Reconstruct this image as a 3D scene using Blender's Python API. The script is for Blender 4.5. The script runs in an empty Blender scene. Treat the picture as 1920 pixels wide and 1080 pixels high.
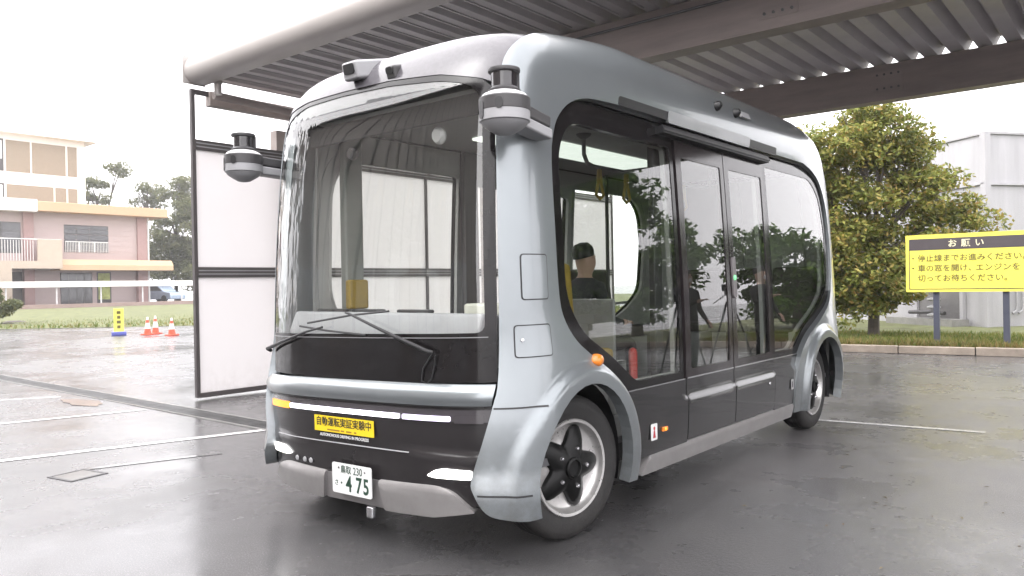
import bpy, math, random
import numpy as np
from mathutils import Vector, Matrix
from mathutils.geometry import delaunay_2d_cdt
random.seed(7); RNG = np.random.default_rng(11)
SC = bpy.context.scene
COL = SC.collection
R = math.radians

# ------------------------------------------------------------------ camera
cd = bpy.data.cameras.new('camera'); cam = bpy.data.objects.new('camera', cd); COL.objects.link(cam)
TH, PI_, RO = R(39.6), R(-0.277), R(1.02)
fwd = Vector((-math.sin(TH)*math.cos(PI_), math.cos(TH)*math.cos(PI_), math.sin(PI_)))
rt0 = Vector((math.cos(TH), math.sin(TH), 0)); up0 = rt0.cross(fwd)
rt = rt0*math.cos(RO) - up0*math.sin(RO); up = up0*math.cos(RO) + rt0*math.sin(RO)
m = Matrix((rt, up, -fwd)).transposed().to_4x4(); m.translation = (3.35, -2.69, 1.38)
cam.matrix_world = m
cd.sensor_width = 36; cd.lens = 36*1450/1920; cd.clip_start = .05; cd.clip_end = 800
SC.camera = cam

# ------------------------------------------------------------------ sky, sun, exposure
SUN_EL, SUN_AZ = R(48), R(200)
w = bpy.data.worlds.new('World'); SC.world = w; w.use_nodes = True
nt = w.node_tree; nt.nodes.clear()
sky = nt.nodes.new('ShaderNodeTexSky'); sky.sky_type = 'NISHITA'; sky.sun_disc = False
sky.sun_elevation = SUN_EL; sky.sun_rotation = SUN_AZ; sky.air_density = 1.6; sky.dust_density = 6.0; sky.ozone_density = 1.0
hs = nt.nodes.new('ShaderNodeHueSaturation'); hs.inputs['Saturation'].default_value = .10
mx = nt.nodes.new('ShaderNodeMix'); mx.data_type = 'RGBA'; mx.inputs[0].default_value = .72
mx.inputs[7].default_value = (7.35, 7.15, 7.38, 1)            # even cloud layer
bg = nt.nodes.new('ShaderNodeBackground'); bg.inputs[1].default_value = .135
ow = nt.nodes.new('ShaderNodeOutputWorld')
L = nt.links.new
L(sky.outputs[0], hs.inputs['Color']); L(hs.outputs[0], mx.inputs[6]); L(mx.outputs[2], bg.inputs[0]); L(bg.outputs[0], ow.inputs[0])
sl = bpy.data.lights.new('sun', 'SUN'); sl.energy = .5; sl.angle = R(110); sl.color = (1, .97, .93)
so = bpy.data.objects.new('sun', sl); COL.objects.link(so)
sd = Vector((math.sin(SUN_AZ)*math.cos(SUN_EL), math.cos(SUN_AZ)*math.cos(SUN_EL), math.sin(SUN_EL)))
so.rotation_euler = sd.to_track_quat('Z', 'Y').to_euler(); so.location = (0, 0, 30)
SC.view_settings.view_transform = 'Standard'; SC.view_settings.look = 'None'
SC.view_settings.exposure = 2.1; SC.view_settings.gamma = 1
SC.render.engine = 'CYCLES'
cy = SC.cycles; cy.max_bounces = 10; cy.diffuse_bounces = 4; cy.glossy_bounces = 5; cy.transparent_max_bounces = 16
cy.caustics_reflective = False; cy.caustics_refractive = False; cy.sample_clamp_indirect = 8
cy.use_denoising = True
cy.use_adaptive_sampling = True; cy.adaptive_threshold = .02

# ------------------------------------------------------------------ materials
MATS = {}
def nodes_of(name):
    m = bpy.data.materials.new(name); m.use_nodes = True; t = m.node_tree
    return m, t, t.nodes['Principled BSDF'], t.nodes['Material Output']
def noise(t, scale, detail=4, rough=.6, co='Object', stretch=None):
    n = t.nodes.new('ShaderNodeTexNoise'); n.inputs['Scale'].default_value = scale
    n.inputs['Detail'].default_value = detail; n.inputs['Roughness'].default_value = rough
    c = t.nodes.new('ShaderNodeTexCoord')
    if stretch:
        mp = t.nodes.new('ShaderNodeMapping'); mp.inputs['Scale'].default_value = stretch
        t.links.new(c.outputs[co], mp.inputs[0]); t.links.new(mp.outputs[0], n.inputs['Vector'])
    else: t.links.new(c.outputs[co], n.inputs['Vector'])
    return n
def ramp(t, src, stops):
    r = t.nodes.new('ShaderNodeValToRGB'); el = r.color_ramp.elements
    while len(el) < len(stops): el.new(.5)
    for e, (p, c) in zip(el, stops):
        e.position = p; e.color = (c, c, c, 1) if isinstance(c, (int, float)) else (*c, 1)
    t.links.new(src, r.inputs[0]); return r
def M(name, col, rough=.5, metal=0., coat=0., var=.12, vs=3., bump=0., bs=60., spec=.5, emit=None, es=1., rvar=0., flake=False, wet=0., stretch=None, dirt=0., dz=(.75, .15), dcol=(.10, .09, .08)):
    if name in MATS: return MATS[name]
    m, t, b, o = nodes_of(name); Lk = t.links.new
    b.inputs['Roughness'].default_value = rough; b.inputs['Metallic'].default_value = metal
    b.inputs['Specular IOR Level'].default_value = spec
    b.inputs['Coat Weight'].default_value = coat; b.inputs['Coat Roughness'].default_value = .04
    n = noise(t, vs, 6, .65, stretch=stretch)
    lo = tuple(c*(1-var) for c in col); hi = tuple(min(1, c*(1+var)) for c in col)
    r = ramp(t, n.outputs[0], [(.3, lo), (.7, hi)]); Lk(r.outputs[0], b.inputs['Base Color'])
    if dirt:      # road film and splashes, thickest low down
        tc = t.nodes.new('ShaderNodeTexCoord'); sx = t.nodes.new('ShaderNodeSeparateXYZ'); Lk(tc.outputs['Object'], sx.inputs[0])
        mr = t.nodes.new('ShaderNodeMapRange'); mr.inputs[1].default_value = dz[0]; mr.inputs[2].default_value = dz[1]; Lk(sx.outputs[2], mr.inputs[0])
        nd = noise(t, 14, 8, .75); rd = ramp(t, nd.outputs[0], [(.38, 0.), (.62, 1.)])
        mm = t.nodes.new('ShaderNodeMath'); mm.operation = 'MULTIPLY'; Lk(mr.outputs[0], mm.inputs[0]); Lk(rd.outputs[0], mm.inputs[1])
        m2 = t.nodes.new('ShaderNodeMath'); m2.operation = 'MULTIPLY'; m2.inputs[1].default_value = dirt; Lk(mm.outputs[0], m2.inputs[0])
        mc = t.nodes.new('ShaderNodeMix'); mc.data_type = 'RGBA'; mc.inputs[7].default_value = (*dcol, 1)
        Lk(m2.outputs[0], mc.inputs[0]); Lk(r.outputs[0], mc.inputs[6]); Lk(mc.outputs[2], b.inputs['Base Color'])
        cw = t.nodes.new('ShaderNodeMath'); cw.operation = 'MULTIPLY_ADD'; cw.inputs[1].default_value = -coat; cw.inputs[2].default_value = coat
        Lk(m2.outputs[0], cw.inputs[0]); Lk(cw.outputs[0], b.inputs['Coat Weight'])
    if rvar:
        n2 = noise(t, vs*2.3, 5, .7); r2 = ramp(t, n2.outputs[0], [(.3, max(0, rough-rvar)), (.7, min(1, rough+rvar))]); Lk(r2.outputs[0], b.inputs['Roughness'])
    if flake:
        n3 = noise(t, 900, 1); bp = t.nodes.new('ShaderNodeBump'); bp.inputs['Strength'].default_value = .06; bp.inputs['Distance'].default_value = .001
        Lk(n3.outputs[0], bp.inputs['Height']); Lk(bp.outputs[0], b.inputs['Normal'])
    elif bump:
        n3 = noise(t, bs, 4, .6, stretch=stretch); bp = t.nodes.new('ShaderNodeBump'); bp.inputs['Strength'].default_value = bump; bp.inputs['Distance'].default_value = .01
        Lk(n3.outputs[0], bp.inputs['Height']); Lk(bp.outputs[0], b.inputs['Normal'])
    if emit:
        b.inputs['Emission Color'].default_value = (*emit, 1); b.inputs['Emission Strength'].default_value = es
    MATS[name] = m; return m
def glass(name, tint=(.86, .9, .88), f0=.05, rough=0., bump=0., bs=8., mask=False):
    if name in MATS: return MATS[name]
    m = bpy.data.materials.new(name); m.use_nodes = True; t = m.node_tree; t.nodes.clear(); Lk = t.links.new
    o = t.nodes.new('ShaderNodeOutputMaterial'); mix = t.nodes.new('ShaderNodeMixShader')
    tr = t.nodes.new('ShaderNodeBsdfTransparent'); tr.inputs[0].default_value = (*tint, 1)
    gl = t.nodes.new('ShaderNodeBsdfAnisotropic'); gl.inputs['Roughness'].default_value = rough; gl.inputs[0].default_value = (1, 1, 1, 1)
    lw = t.nodes.new('ShaderNodeLayerWeight'); lw.inputs[0].default_value = .5
    p = t.nodes.new('ShaderNodeMath'); p.operation = 'POWER'; p.inputs[1].default_value = 4.2
    ma = t.nodes.new('ShaderNodeMath'); ma.operation = 'MULTIPLY_ADD'; ma.inputs[1].default_value = 1-f0; ma.inputs[2].default_value = f0
    Lk(lw.outputs['Facing'], p.inputs[0]); Lk(p.outputs[0], ma.inputs[0]); Lk(ma.outputs[0], mix.inputs[0])
    if bump:
        n = noise(t, bs, 3, .6, stretch=(1, 1, .28)); bp = t.nodes.new('ShaderNodeBump'); bp.inputs['Strength'].default_value = bump; bp.inputs['Distance'].default_value = .05
        Lk(n.outputs[0], bp.inputs['Height']); Lk(bp.outputs[0], gl.inputs['Normal'])
        if mask:   # rain-wetted strip along the exposed corner of the windscreen
            c = t.nodes.new('ShaderNodeTexCoord'); sp = t.nodes.new('ShaderNodeSeparateXYZ'); Lk(c.outputs['Object'], sp.inputs[0])
            mr = t.nodes.new('ShaderNodeMapRange'); mr.inputs[1].default_value = -.35; mr.inputs[2].default_value = -.75; mr.inputs[3].default_value = .0; mr.inputs[4].default_value = bump
            Lk(sp.outputs[0], mr.inputs[0]); Lk(mr.outputs[0], bp.inputs['Strength'])
    Lk(tr.outputs[0], mix.inputs[1]); Lk(gl.outputs[0], mix.inputs[2]); Lk(mix.outputs[0], o.inputs[0])
    MATS[name] = m; return m
def leafmat(name, cols, rough=.55):
    if name in MATS: return MATS[name]
    m, t, b, o = nodes_of(name); Lk = t.links.new
    g = t.nodes.new('ShaderNodeNewGeometry'); r = ramp(t, g.outputs['Random Per Island'], [(i/(len(cols)-1), c) for i, c in enumerate(cols)])
    n = noise(t, .9, 2); r2 = ramp(t, n.outputs[0], [(.35, (.75, .8, .7)), (.65, (1.15, 1.1, 1.0))])
    mu = t.nodes.new('ShaderNodeMix'); mu.data_type = 'RGBA'; mu.blend_type = 'MULTIPLY'; mu.inputs[0].default_value = 1
    Lk(r.outputs[0], mu.inputs[6]); Lk(r2.outputs[0], mu.inputs[7]); Lk(mu.outputs[2], b.inputs['Base Color'])
    b.inputs['Roughness'].default_value = rough; b.inputs['Specular IOR Level'].default_value = .3
    tl = t.nodes.new('ShaderNodeBsdfTranslucent'); Lk(mu.outputs[2], tl.inputs[0])
    ms = t.nodes.new('ShaderNodeMixShader'); ms.inputs[0].default_value = .35
    Lk(b.outputs[0], ms.inputs[1]); Lk(tl.outputs[0], ms.inputs[2]); Lk(ms.outputs[0], o.inputs[0])
    MATS[name] = m; return m

# ------------------------------------------------------------------ object helpers
def tag(o, label=None, cat=None, group=None, kind=None):
    if label: o['label'] = label
    if cat: o['category'] = cat
    if group: o['group'] = group
    if kind: o['kind'] = kind
    return o
def empty(name, loc=(0, 0, 0), rz=0, **k):
    o = bpy.data.objects.new(name, None); COL.objects.link(o); o.location = loc; o.rotation_euler = (0, 0, rz)
    o.empty_display_size = .1
    return tag(o, **k)
class MB:
    def __init__(s): s.v = []; s.f = []
    def add(s, vs, fs):
        n = len(s.v); s.v += [tuple(p) for p in vs]; s.f += [tuple(i+n for i in f) for f in fs]; return s
    def box(s, c, d, rz=0, M4=None):
        x, y, z = (q/2 for q in d); vs = [Vector((a*x, b*y, e*z)) for e in (-1, 1) for b in (-1, 1) for a in (-1, 1)]
        if rz: rm = Matrix.Rotation(rz, 3, 'Z'); vs = [rm @ p for p in vs]
        vs = [p+Vector(c) for p in vs]
        if M4: vs = [M4 @ p for p in vs]
        return s.add(vs, [(0, 2, 3, 1), (4, 5, 7, 6), (0, 1, 5, 4), (2, 6, 7, 3), (0, 4, 6, 2), (1, 3, 7, 5)])
    def tube(s, pts, r, n=10, cap=True):
        pts = [Vector(p) for p in pts]; k = len(pts); rs = r if isinstance(r, (list, tuple)) else [r]*k; vs = []; ref = None
        for i, p in enumerate(pts):
            d = (pts[min(i+1, k-1)]-pts[max(i-1, 0)]).normalized()
            if ref is None: ref = Vector((0, 0, 1)) if abs(d.z) < .9 else Vector((1, 0, 0))
            a = d.cross(ref).normalized(); ref = a.cross(d)
            vs += [p+(a*math.cos(2*math.pi*j/n)+ref*math.sin(2*math.pi*j/n))*rs[i] for j in range(n)]
        fs = [(i*n+j, i*n+(j+1) % n, (i+1)*n+(j+1) % n, (i+1)*n+j) for i in range(k-1) for j in range(n)]
        if cap: fs += [tuple(range(n))[::-1], tuple((k-1)*n+j for j in range(n))]
        return s.add(vs, fs)
    def lathe(s, prof, M4=None, n=32, cap=True):   # prof: (radius, axial) about local Z
        vs = []; fs = []; k = len(prof)
        for (r_, h) in prof: vs += [Vector((r_*math.cos(2*math.pi*j/n), r_*math.sin(2*math.pi*j/n), h)) for j in range(n)]
        for i in range(k-1): fs += [(i*n+j, i*n+(j+1) % n, (i+1)*n+(j+1) % n, (i+1)*n+j) for j in range(n)]
        if cap and prof[0][0] > 1e-4: fs.append(tuple(range(n))[::-1])
        if cap and prof[-1][0] > 1e-4: fs.append(tuple((k-1)*n+j for j in range(n)))
        if M4: vs = [M4 @ p for p in vs]
        return s.add(vs, fs)
    def prism(s, out, h0, h1, M4=None):  # outline in local XY extruded along Z
        n = len(out); vs = [Vector((x, y, h)) for h in (h0, h1) for x, y in out]
        if M4: vs = [M4 @ p for p in vs]
        return s.add(vs, [tuple(range(n))[::-1], tuple(n+i for i in range(n))]+[(i, (i+1) % n, n+(i+1) % n, n+i) for i in range(n)])
    def build(s, name, mat, parent=None, bevel=0, smooth=35, seg=2):
        me = bpy.data.meshes.new(name); me.from_pydata(s.v, [], s.f); me.validate(); me.update()
        if mat: me.materials.append(mat)
        if smooth:
            me.shade_smooth(); me.set_sharp_from_angle(angle=R(smooth))
        o = bpy.data.objects.new(name, me); COL.objects.link(o); o.parent = parent
        if bevel:
            b = o.modifiers.new('bevel', 'BEVEL'); b.width = bevel; b.segments = seg; b.limit_method = 'ANGLE'; b.angle_limit = R(40); b.harden_normals = True
        return o
def box(name, c, d, mat, parent=None, bevel=0, rz=0, M4=None): return MB().box(c, d, rz, M4).build(name, mat, parent, bevel)
def tube(name, pts, r, mat, parent=None, n=10): return MB().tube(pts, r, n).build(name, mat, parent)
def axis_m(loc, z, x=None):
    z = Vector(z).normalized(); x = Vector(x) if x is not None else (Vector((1, 0, 0)) if abs(z.x) < .9 else Vector((0, 1, 0)))
    y = z.cross(x).normalized(); x = y.cross(z)
    m = Matrix((x, y, z)).transposed().to_4x4(); m.translation = loc; return m
def rrect(w, h, r, n=5, cx=0, cy=0):
    p = []
    for sx, sy, a0 in ((1, 1, 0), (-1, 1, 90), (-1, -1, 180), (1, -1, 270)):
        for i in range(n+1):
            a = R(a0+90*i/n); p.append((cx+sx*(w/2-r)+r*math.cos(a), cy+sy*(h/2-r)+r*math.sin(a)))
    return p
def text(name, s, size, mat, parent, M4, bold=0., spacing=1., ext=.0015, align='CENTER', sx=1.):
    cu = bpy.data.curves.new('t', 'FONT'); cu.body = s; cu.size = size; cu.align_x = align; cu.align_y = 'CENTER'
    cu.extrude = ext; cu.offset = bold*size; cu.space_character = spacing; cu.resolution_u = 3
    ob = bpy.data.objects.new('t', cu); COL.objects.link(ob)
    bpy.context.view_layer.update()
    me = bpy.data.meshes.new_from_object(ob.evaluated_get(bpy.context.evaluated_depsgraph_get()))
    bpy.data.objects.remove(ob); bpy.data.curves.remove(cu)
    me.transform(M4 @ Matrix.Diagonal((sx, 1, 1, 1))); me.materials.clear(); me.materials.append(mat)
    o = bpy.data.objects.new(name, me); COL.objects.link(o); o.parent = parent; return o
def copy_tree(o, parent=None):
    c = o.copy(); COL.objects.link(c); c.parent = parent
    for ch in list(o.children): copy_tree(ch, c)
    return c
def smooth01(x, a, b):
    t = min(max((x-a)/(b-a), 0), 1); return t*t*(3-2*t)

# rows: v, z, half width, front y, rear y
PROF=[(0.10,0.10,.995,.070,5.36),(0.25,0.25,1.020,.045,5.39),(0.45,0.45,1.042,.026,5.42),(0.72,0.72,1.05,.020,5.45),(1.0,1.0,1.048,.028,5.46),
(1.5,1.5,1.032,.040,5.45),(2.0,2.0,1.006,.075,5.41),(2.3,2.3,.985,.110,5.35),(2.44,2.438,.970,.145,5.28),(2.58,2.575,.943,.205,5.18),
(2.72,2.680,.885,.300,5.03),(2.86,2.738,.790,.440,4.85),(3.0,2.766,.665,.640,4.65),(3.2,2.778,.44,.95,4.35)]
def _pchip(col):
    xs=[r[0] for r in PROF]; ys=[r[col] for r in PROF]; n=len(xs)
    h=[xs[i+1]-xs[i] for i in range(n-1)]; d=[(ys[i+1]-ys[i])/h[i] for i in range(n-1)]
    m=[0]*n; m[0]=d[0]; m[-1]=d[-1]
    for i in range(1,n-1):
        m[i]=0 if d[i-1]*d[i]<=0 else (h[i-1]+h[i])*3/((2*h[i]+h[i-1])/d[i-1]+(h[i]+2*h[i-1])/d[i])
    def f(x):
        x=min(max(x,xs[0]),xs[-1]); i=0
        while i<n-2 and x>xs[i+1]: i+=1
        t=(x-xs[i])/h[i]
        return ((1+2*t)*(1-t)**2)*ys[i]+t*(1-t)**2*h[i]*m[i]+t*t*(3-2*t)*ys[i+1]+t*t*(t-1)*h[i]*m[i+1]
    return f
fz,fw,fyf,fyr=[_pchip(c) for c in (1,2,3,4)]
YC,YD,NN=.52,4.75,3.5
# reference superellipse quarter, by arc length
def _tab(a):
    pts=[]
    for i in range(401):
        p=i/400*math.pi/2
        pts.append((math.sin(p)**(2/NN),1-math.cos(p)**(2/NN)))
    s=[0]
    for i in range(400): s.append(s[-1]+math.hypot(pts[i+1][0]-pts[i][0],a*(pts[i+1][1]-pts[i][1])))
    return pts,s
FT,FS=_tab(.50); RT,RS=_tab(.70)
SF=FS[-1]; SM=SF+(YD-YC); SR=SM+RS[-1]
def _look(T,S,s):
    lo,hi=0,400
    while hi-lo>1:
        m=(lo+hi)//2
        if S[m]<=s: lo=m
        else: hi=m
    t=(s-S[lo])/(S[hi]-S[lo]+1e-12); t=min(max(t,0),1)
    return T[lo][0]+(T[hi][0]-T[lo][0])*t, T[lo][1]+(T[hi][1]-T[lo][1])*t
def base(u,v):
    w=fw(v); yf=fyf(v); yr=fyr(v); z=fz(v); yc=max(YC,yf+.35); yd=min(YD,yr-.35)
    sg=1
    if u<0: sg=-1; u=-u
    if u<=SF:
        a,b=_look(FT,FS,u); return (sg*w*a, yf+(yc-yf)*b, z)
    if u<=SM:
        return (sg*w, yc+(u-SF)*(yd-yc)/(YD-YC), z)
    a,b=_look(RT,RS,SR-min(u,SR)); return (sg*w*a, yr-(yr-yd)*b, z)
_VG = np.linspace(PROF[0][0], PROF[-1][0], 1601)
_TG = {k: np.array([f(x) for x in _VG]) for k, f in (('z', fz), ('w', fw), ('f', fyf), ('r', fyr))}
_FA = np.array(FT); _RA = np.array(RT); _FSA = np.array(FS); _RSA = np.array(RS)
def base_np(u, v):
    u = np.asarray(u, float); v = np.asarray(v, float)
    z, w_, yf, yr = (np.interp(v, _VG, _TG[k]) for k in 'zwfr')
    yc = np.maximum(YC, yf+.35); yd = np.minimum(YD, yr-.35); sg = np.where(u < 0, -1., 1.); a = np.abs(u)
    X = np.ones_like(a); Y = yc+(a-SF)*(yd-yc)/(YD-YC)
    f = a <= SF; X = np.where(f, np.interp(a, _FSA, _FA[:, 0]), X); Y = np.where(f, yf+(yc-yf)*np.interp(a, _FSA, _FA[:, 1]), Y)
    g = a > SM; s_ = SR-np.minimum(a, SR); X = np.where(g, np.interp(s_, _RSA, _RA[:, 0]), X); Y = np.where(g, yr-(yr-yd)*np.interp(s_, _RSA, _RA[:, 1]), Y)
    return np.stack([sg*w_*X, Y, z], -1)
def normal_np(u, v, e=.004):
    u = np.asarray(u, float); v = np.asarray(v, float)
    n = np.cross(base_np(u+e, v)-base_np(u-e, v), base_np(u, v+e)-base_np(u, v-e)); return n/np.linalg.norm(n, axis=-1, keepdims=True)
def FX(x):   # front x (of half width 1.05) -> u
    X = abs(x)/1.05; lo = 0
    for i in range(401):
        if FT[i][0] >= X: break
        lo = i
    return math.copysign(FS[lo], x)
def inside(poly, x, y):
    c = False; n = len(poly); j = n-1
    for i in range(n):
        xi, yi = poly[i]; xj, yj = poly[j]
        if (yi > y) != (yj > y) and x < (xj-xi)*(y-yi)/(yj-yi)+xi: c = not c
        j = i
    return c
def inside_np(poly, P):
    P = np.asarray(P, float); x = P[:, 0]; y = P[:, 1]; a = np.array([q[:2] for q in poly], float); b = np.roll(a, 1, 0); c = np.zeros(len(P), bool)
    for (xi, yi), (xj, yj) in zip(a, b):
        if yi == yj: continue
        c ^= ((yi > y) != (yj > y)) & (x < (xj-xi)*(y-yi)/(yj-yi)+xi)
    return c
def subdiv(poly, step):
    o = []
    for i, a in enumerate(poly):
        b = poly[(i+1) % len(poly)]; n = max(1, math.ceil(math.hypot(b[0]-a[0], b[1]-a[1])/step))
        o += [(a[0]+(b[0]-a[0])*k/n, a[1]+(b[1]-a[1])*k/n) for k in range(n)]
    return o
def soft(poly, r, n=4):      # round every corner of a polygon
    o = []; N = len(poly)
    for i in range(N):
        p = Vector(poly[i][:2]); a = Vector(poly[i-1][:2]); b = Vector(poly[(i+1) % N][:2])
        rr = poly[i][2] if len(poly[i]) > 2 else r
        da = min(rr, (a-p).length*.49); db = min(rr, (b-p).length*.49)
        if min(da, db) < 1e-4: o.append(tuple(p)); continue
        q0 = p+(a-p).normalized()*da; q1 = p+(b-p).normalized()*db
        for k in range(n+1):
            t = k/n; q = q0*(1-t)**2+p*2*t*(1-t)+q1*t*t; o.append((q.x, q.y))
    return o
def spline(pts, n=6):        # open Catmull-Rom
    o = []; P = [Vector(p) for p in pts]; P = [P[0]*2-P[1]]+P+[P[-1]*2-P[-2]]
    for i in range(1, len(P)-2):
        for k in range(n):
            t = k/n; a, b, c, d = P[i-1:i+3]
            o.append(tuple(.5*((2*b)+(c-a)*t+(2*a-5*b+4*c-d)*t*t+(3*b-a-3*c+d)*t**3)))
    o.append(tuple(P[-2])); return o
def surf_n(u, v, e=.004):
    a = Vector(base(u+e, v))-Vector(base(u-e, v)); b = Vector(base(u, v+e))-Vector(base(u, v-e))
    return a.cross(b).normalized()
def on_shell(u, v, off=0):
    return Vector(base(u, v))+surf_n(u, v)*off
def patch(name, out, mat, parent, holes=(), off=0., depth=.012, step=.06, mirror=False, border=.03, extra=()):
    fo = off if callable(off) else (lambda u, v: off)
    loops = [subdiv(l, border) for l in [out, *holes]]
    pts = []; edges = []
    for l in loops:
        n0 = len(pts); pts += l; edges += [(n0+i, n0+(i+1) % len(l)) for i in range(len(l))]
    us = [p[0] for p in loops[0]]; vs = [p[1] for p in loops[0]]
    bnd = np.array(pts)
    gu = np.arange(min(us)+step/2, max(us), step); gv = np.arange(min(vs)+step/2, max(vs), step)
    G = np.array([(u, v) for u in gu for v in gv]).reshape(-1, 2)
    if len(G):
        k = inside_np(loops[0], G)
        for h in loops[1:]: k &= ~inside_np(h, G)
        G = G[k]
        for g in G:
            if ((bnd-g)**2).sum(1).min() > (step*.35)**2: pts.append((float(g[0]), float(g[1])))
    if len(extra):
        X_ = np.array(extra); k = inside_np(loops[0], X_)
        for h in loops[1:]: k &= ~inside_np(h, X_)
        for g in X_[k]:
            if ((bnd-g)**2).sum(1).min() > .008**2: pts.append((float(g[0]), float(g[1])))
    V, E, F, *_ = delaunay_2d_cdt([Vector(p) for p in pts], edges, [], 0, 1e-5)
    def QN(u, v):
        o_ = np.array([fo(p, q) for p, q in zip(u, v)]); return base_np(u, v)+normal_np(u, v)*o_[:, None]
    ua = np.array([p[0] for p in V]); va = np.array([p[1] for p in V]); e = .006
    P3 = QN(ua, va)
    if callable(off):
        N3 = np.cross(QN(ua+e, va)-QN(ua-e, va), QN(ua, va+e)-QN(ua, va-e)); N3 = N3/np.linalg.norm(N3, axis=1, keepdims=True)
    else: N3 = normal_np(ua, va)
    P3 = [Vector(p) for p in P3]; N3 = [Vector(p) for p in N3]
    fs = []; ln = []
    CC = np.array([[sum(V[i][0] for i in f)/3, sum(V[i][1] for i in f)/3] for f in F]); keep = inside_np(loops[0], CC)
    for h in loops[1:]: keep &= ~inside_np(h, CC)
    for f, kp in zip(F, keep):
        if not kp: continue
        a, b, d = (P3[i] for i in f)
        if (b-a).cross(d-a).dot(N3[f[0]]) < 0: f = list(f)[::-1]
        fs.append(tuple(f))
        ln += [N3[i] for i in f]
    verts = [tuple(p) for p in P3]
    if depth:
        for l in loops:
            n0 = len(verts); top = []; bot = []
            lu = np.array([p[0] for p in l]); lv = np.array([p[1] for p in l])
            tp = QN(lu, lv); bt = tp-normal_np(lu, lv)*depth; top = [Vector(p) for p in tp]; bot = [Vector(p) for p in bt]
            k = len(l); verts += [tuple(p) for p in top+bot]
            area = sum(l[i][0]*l[(i+1) % k][1]-l[(i+1) % k][0]*l[i][1] for i in range(k))
            if l is not loops[0]: area = -area
            for i in range(k):
                j = (i+1) % k; f = (n0+i, n0+k+i, n0+k+j, n0+j)
                if area < 0: f = f[::-1]
                fs.append(f); a, b, c = (Vector(verts[q]) for q in f[:3]); nn = (b-a).cross(c-a)
                ln += [nn.normalized() if nn.length > 1e-12 else Vector((0, 0, 1))]*4
    if mirror:
        verts = [(-x, y, z) for x, y, z in verts]; nf = []; nl = []; q = 0
        for f in fs:
            seg = ln[q:q+len(f)]; q += len(f); nf.append(f[::-1]); nl += [Vector((-n.x, n.y, n.z)) for n in seg[::-1]]
        fs, ln = nf, nl
    me = bpy.data.meshes.new(name); me.from_pydata(verts, [], fs); me.update(); me.materials.append(mat)
    me.shade_smooth(); me.normals_split_custom_set([tuple(n) for n in ln])
    o = bpy.data.objects.new(name, me); COL.objects.link(o); o.parent = parent
    return o
def strip_uv(u0, u1, v0, v1, r=.0): return soft([(u0, v0), (u1, v0), (u1, v1), (u0, v1)], r) if r else [(u0, v0), (u1, v0), (u1, v1), (u0, v1)]
# ------------------------------------------------------------------ materials used by the bus
SILVER = M('silver_blue_paint', (.222, .243, .254), rough=.28, metal=.55, coat=.7, var=.05, vs=2, flake=True, dirt=.45)
BLACK = M('gloss_black_panel', (.010, .009, .0095), rough=.10, coat=0, spec=.32, var=.3, vs=4, rvar=.05)
CHAR = M('charcoal_paint', (.014, .0135, .015), rough=.25, metal=.1, coat=.45, var=.06, dirt=.35, dcol=(.06, .055, .05))
GREYB = M('satin_grey_plastic', (.28, .27, .268), rough=.42, metal=.35, var=.08, rvar=.06, dirt=.22, dz=(.5, .15))
TRIM = M('black_trim', (.014, .014, .015), rough=.45, var=.2)
CHROME = M('bright_trim', (.6, .6, .62), rough=.2, metal=.95, var=.06)
RUB = M('tyre_rubber', (.013, .0125, .0125), rough=.7, var=.25, vs=8, bump=.2, bs=90, dirt=.7, dz=(.9, -.1), dcol=(.035, .032, .03))
RIMM = M('polished_wheel', (.50, .49, .48), rough=.32, metal=.7, var=.12, vs=9, rvar=.08)
STARB = M('black_wheel_cover', (.007, .007, .007), rough=.34, coat=.0, spec=.2, var=.3)
GLS = glass('tinted_glass', (.68, .71, .685), f0=.08)
WGL = glass('wet_windscreen', (.93, .95, .925), f0=.08, bump=.55, bs=7, mask=True)
GLS2 = glass('clear_off_side_glass', (.90, .92, .90), f0=.06)
LINER = M('interior_grey_liner', (.36, .36, .35), rough=.6, var=.05)
WHITEP = M('white_plastic', (.68, .68, .68), rough=.4, var=.05)
DARKG = M('dark_grey_plastic', (.05, .048, .05), rough=.45, var=.12)
MIDG = M('mid_grey_plastic', (.33, .33, .34), rough=.4, var=.08)
YEL = M('mustard_seat', (.30, .20, .025), rough=.65, var=.12, vs=8, bump=.1)
AMB = M('amber_lens', (.75, .22, .02), rough=.15, coat=.6, var=.25, vs=30)
AMBL = M('lit_amber_lamp', (.9, .45, .05), rough=.3, emit=(1, .20, .01), es=.28)
LEDW = M('lit_white_led', (.9, .9, .9), rough=.3, emit=(.90, .86, 1), es=.8)
LEDV = M('lit_violet_white_led', (.8, .75, .9), rough=.3, emit=(.82, .74, 1), es=.30)
HEADL = M('lit_headlamp', (.9, .9, .9), rough=.3, emit=(1, .98, .95), es=1.2)
DLENS = M('dark_lens', (.05, .045, .05), rough=.1, coat=.8)
STYEL = M('yellow_sticker', (.80, .58, .02), rough=.45, var=.03)
INK = M('black_ink', (.02, .018, .015), rough=.5, var=.2)
PLWH = M('plate_white', (.72, .73, .72), rough=.4, var=.03)
PLGR = M('plate_green_ink', (.015, .05, .03), rough=.4, var=.1)
WETROOF = M('wet_black_roof', (.03, .03, .032), rough=.28, var=.5, vs=60, bump=.9, bs=170)
FRM = Matrix(((1, 0, 0, 0), (0, 0, -1, 0), (0, 1, 0, 0), (0, 0, 0, 1)))     # text faces -Y
SDM = Matrix(((0, 0, 1, 0), (1, 0, 0, 0), (0, 1, 0, 0), (0, 0, 0, 1)))      # text faces +X
def at(x, y, z, rot=FRM): return Matrix.Translation((x, y, z)) @ rot
UY = lambda y: y + SF - YC

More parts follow.
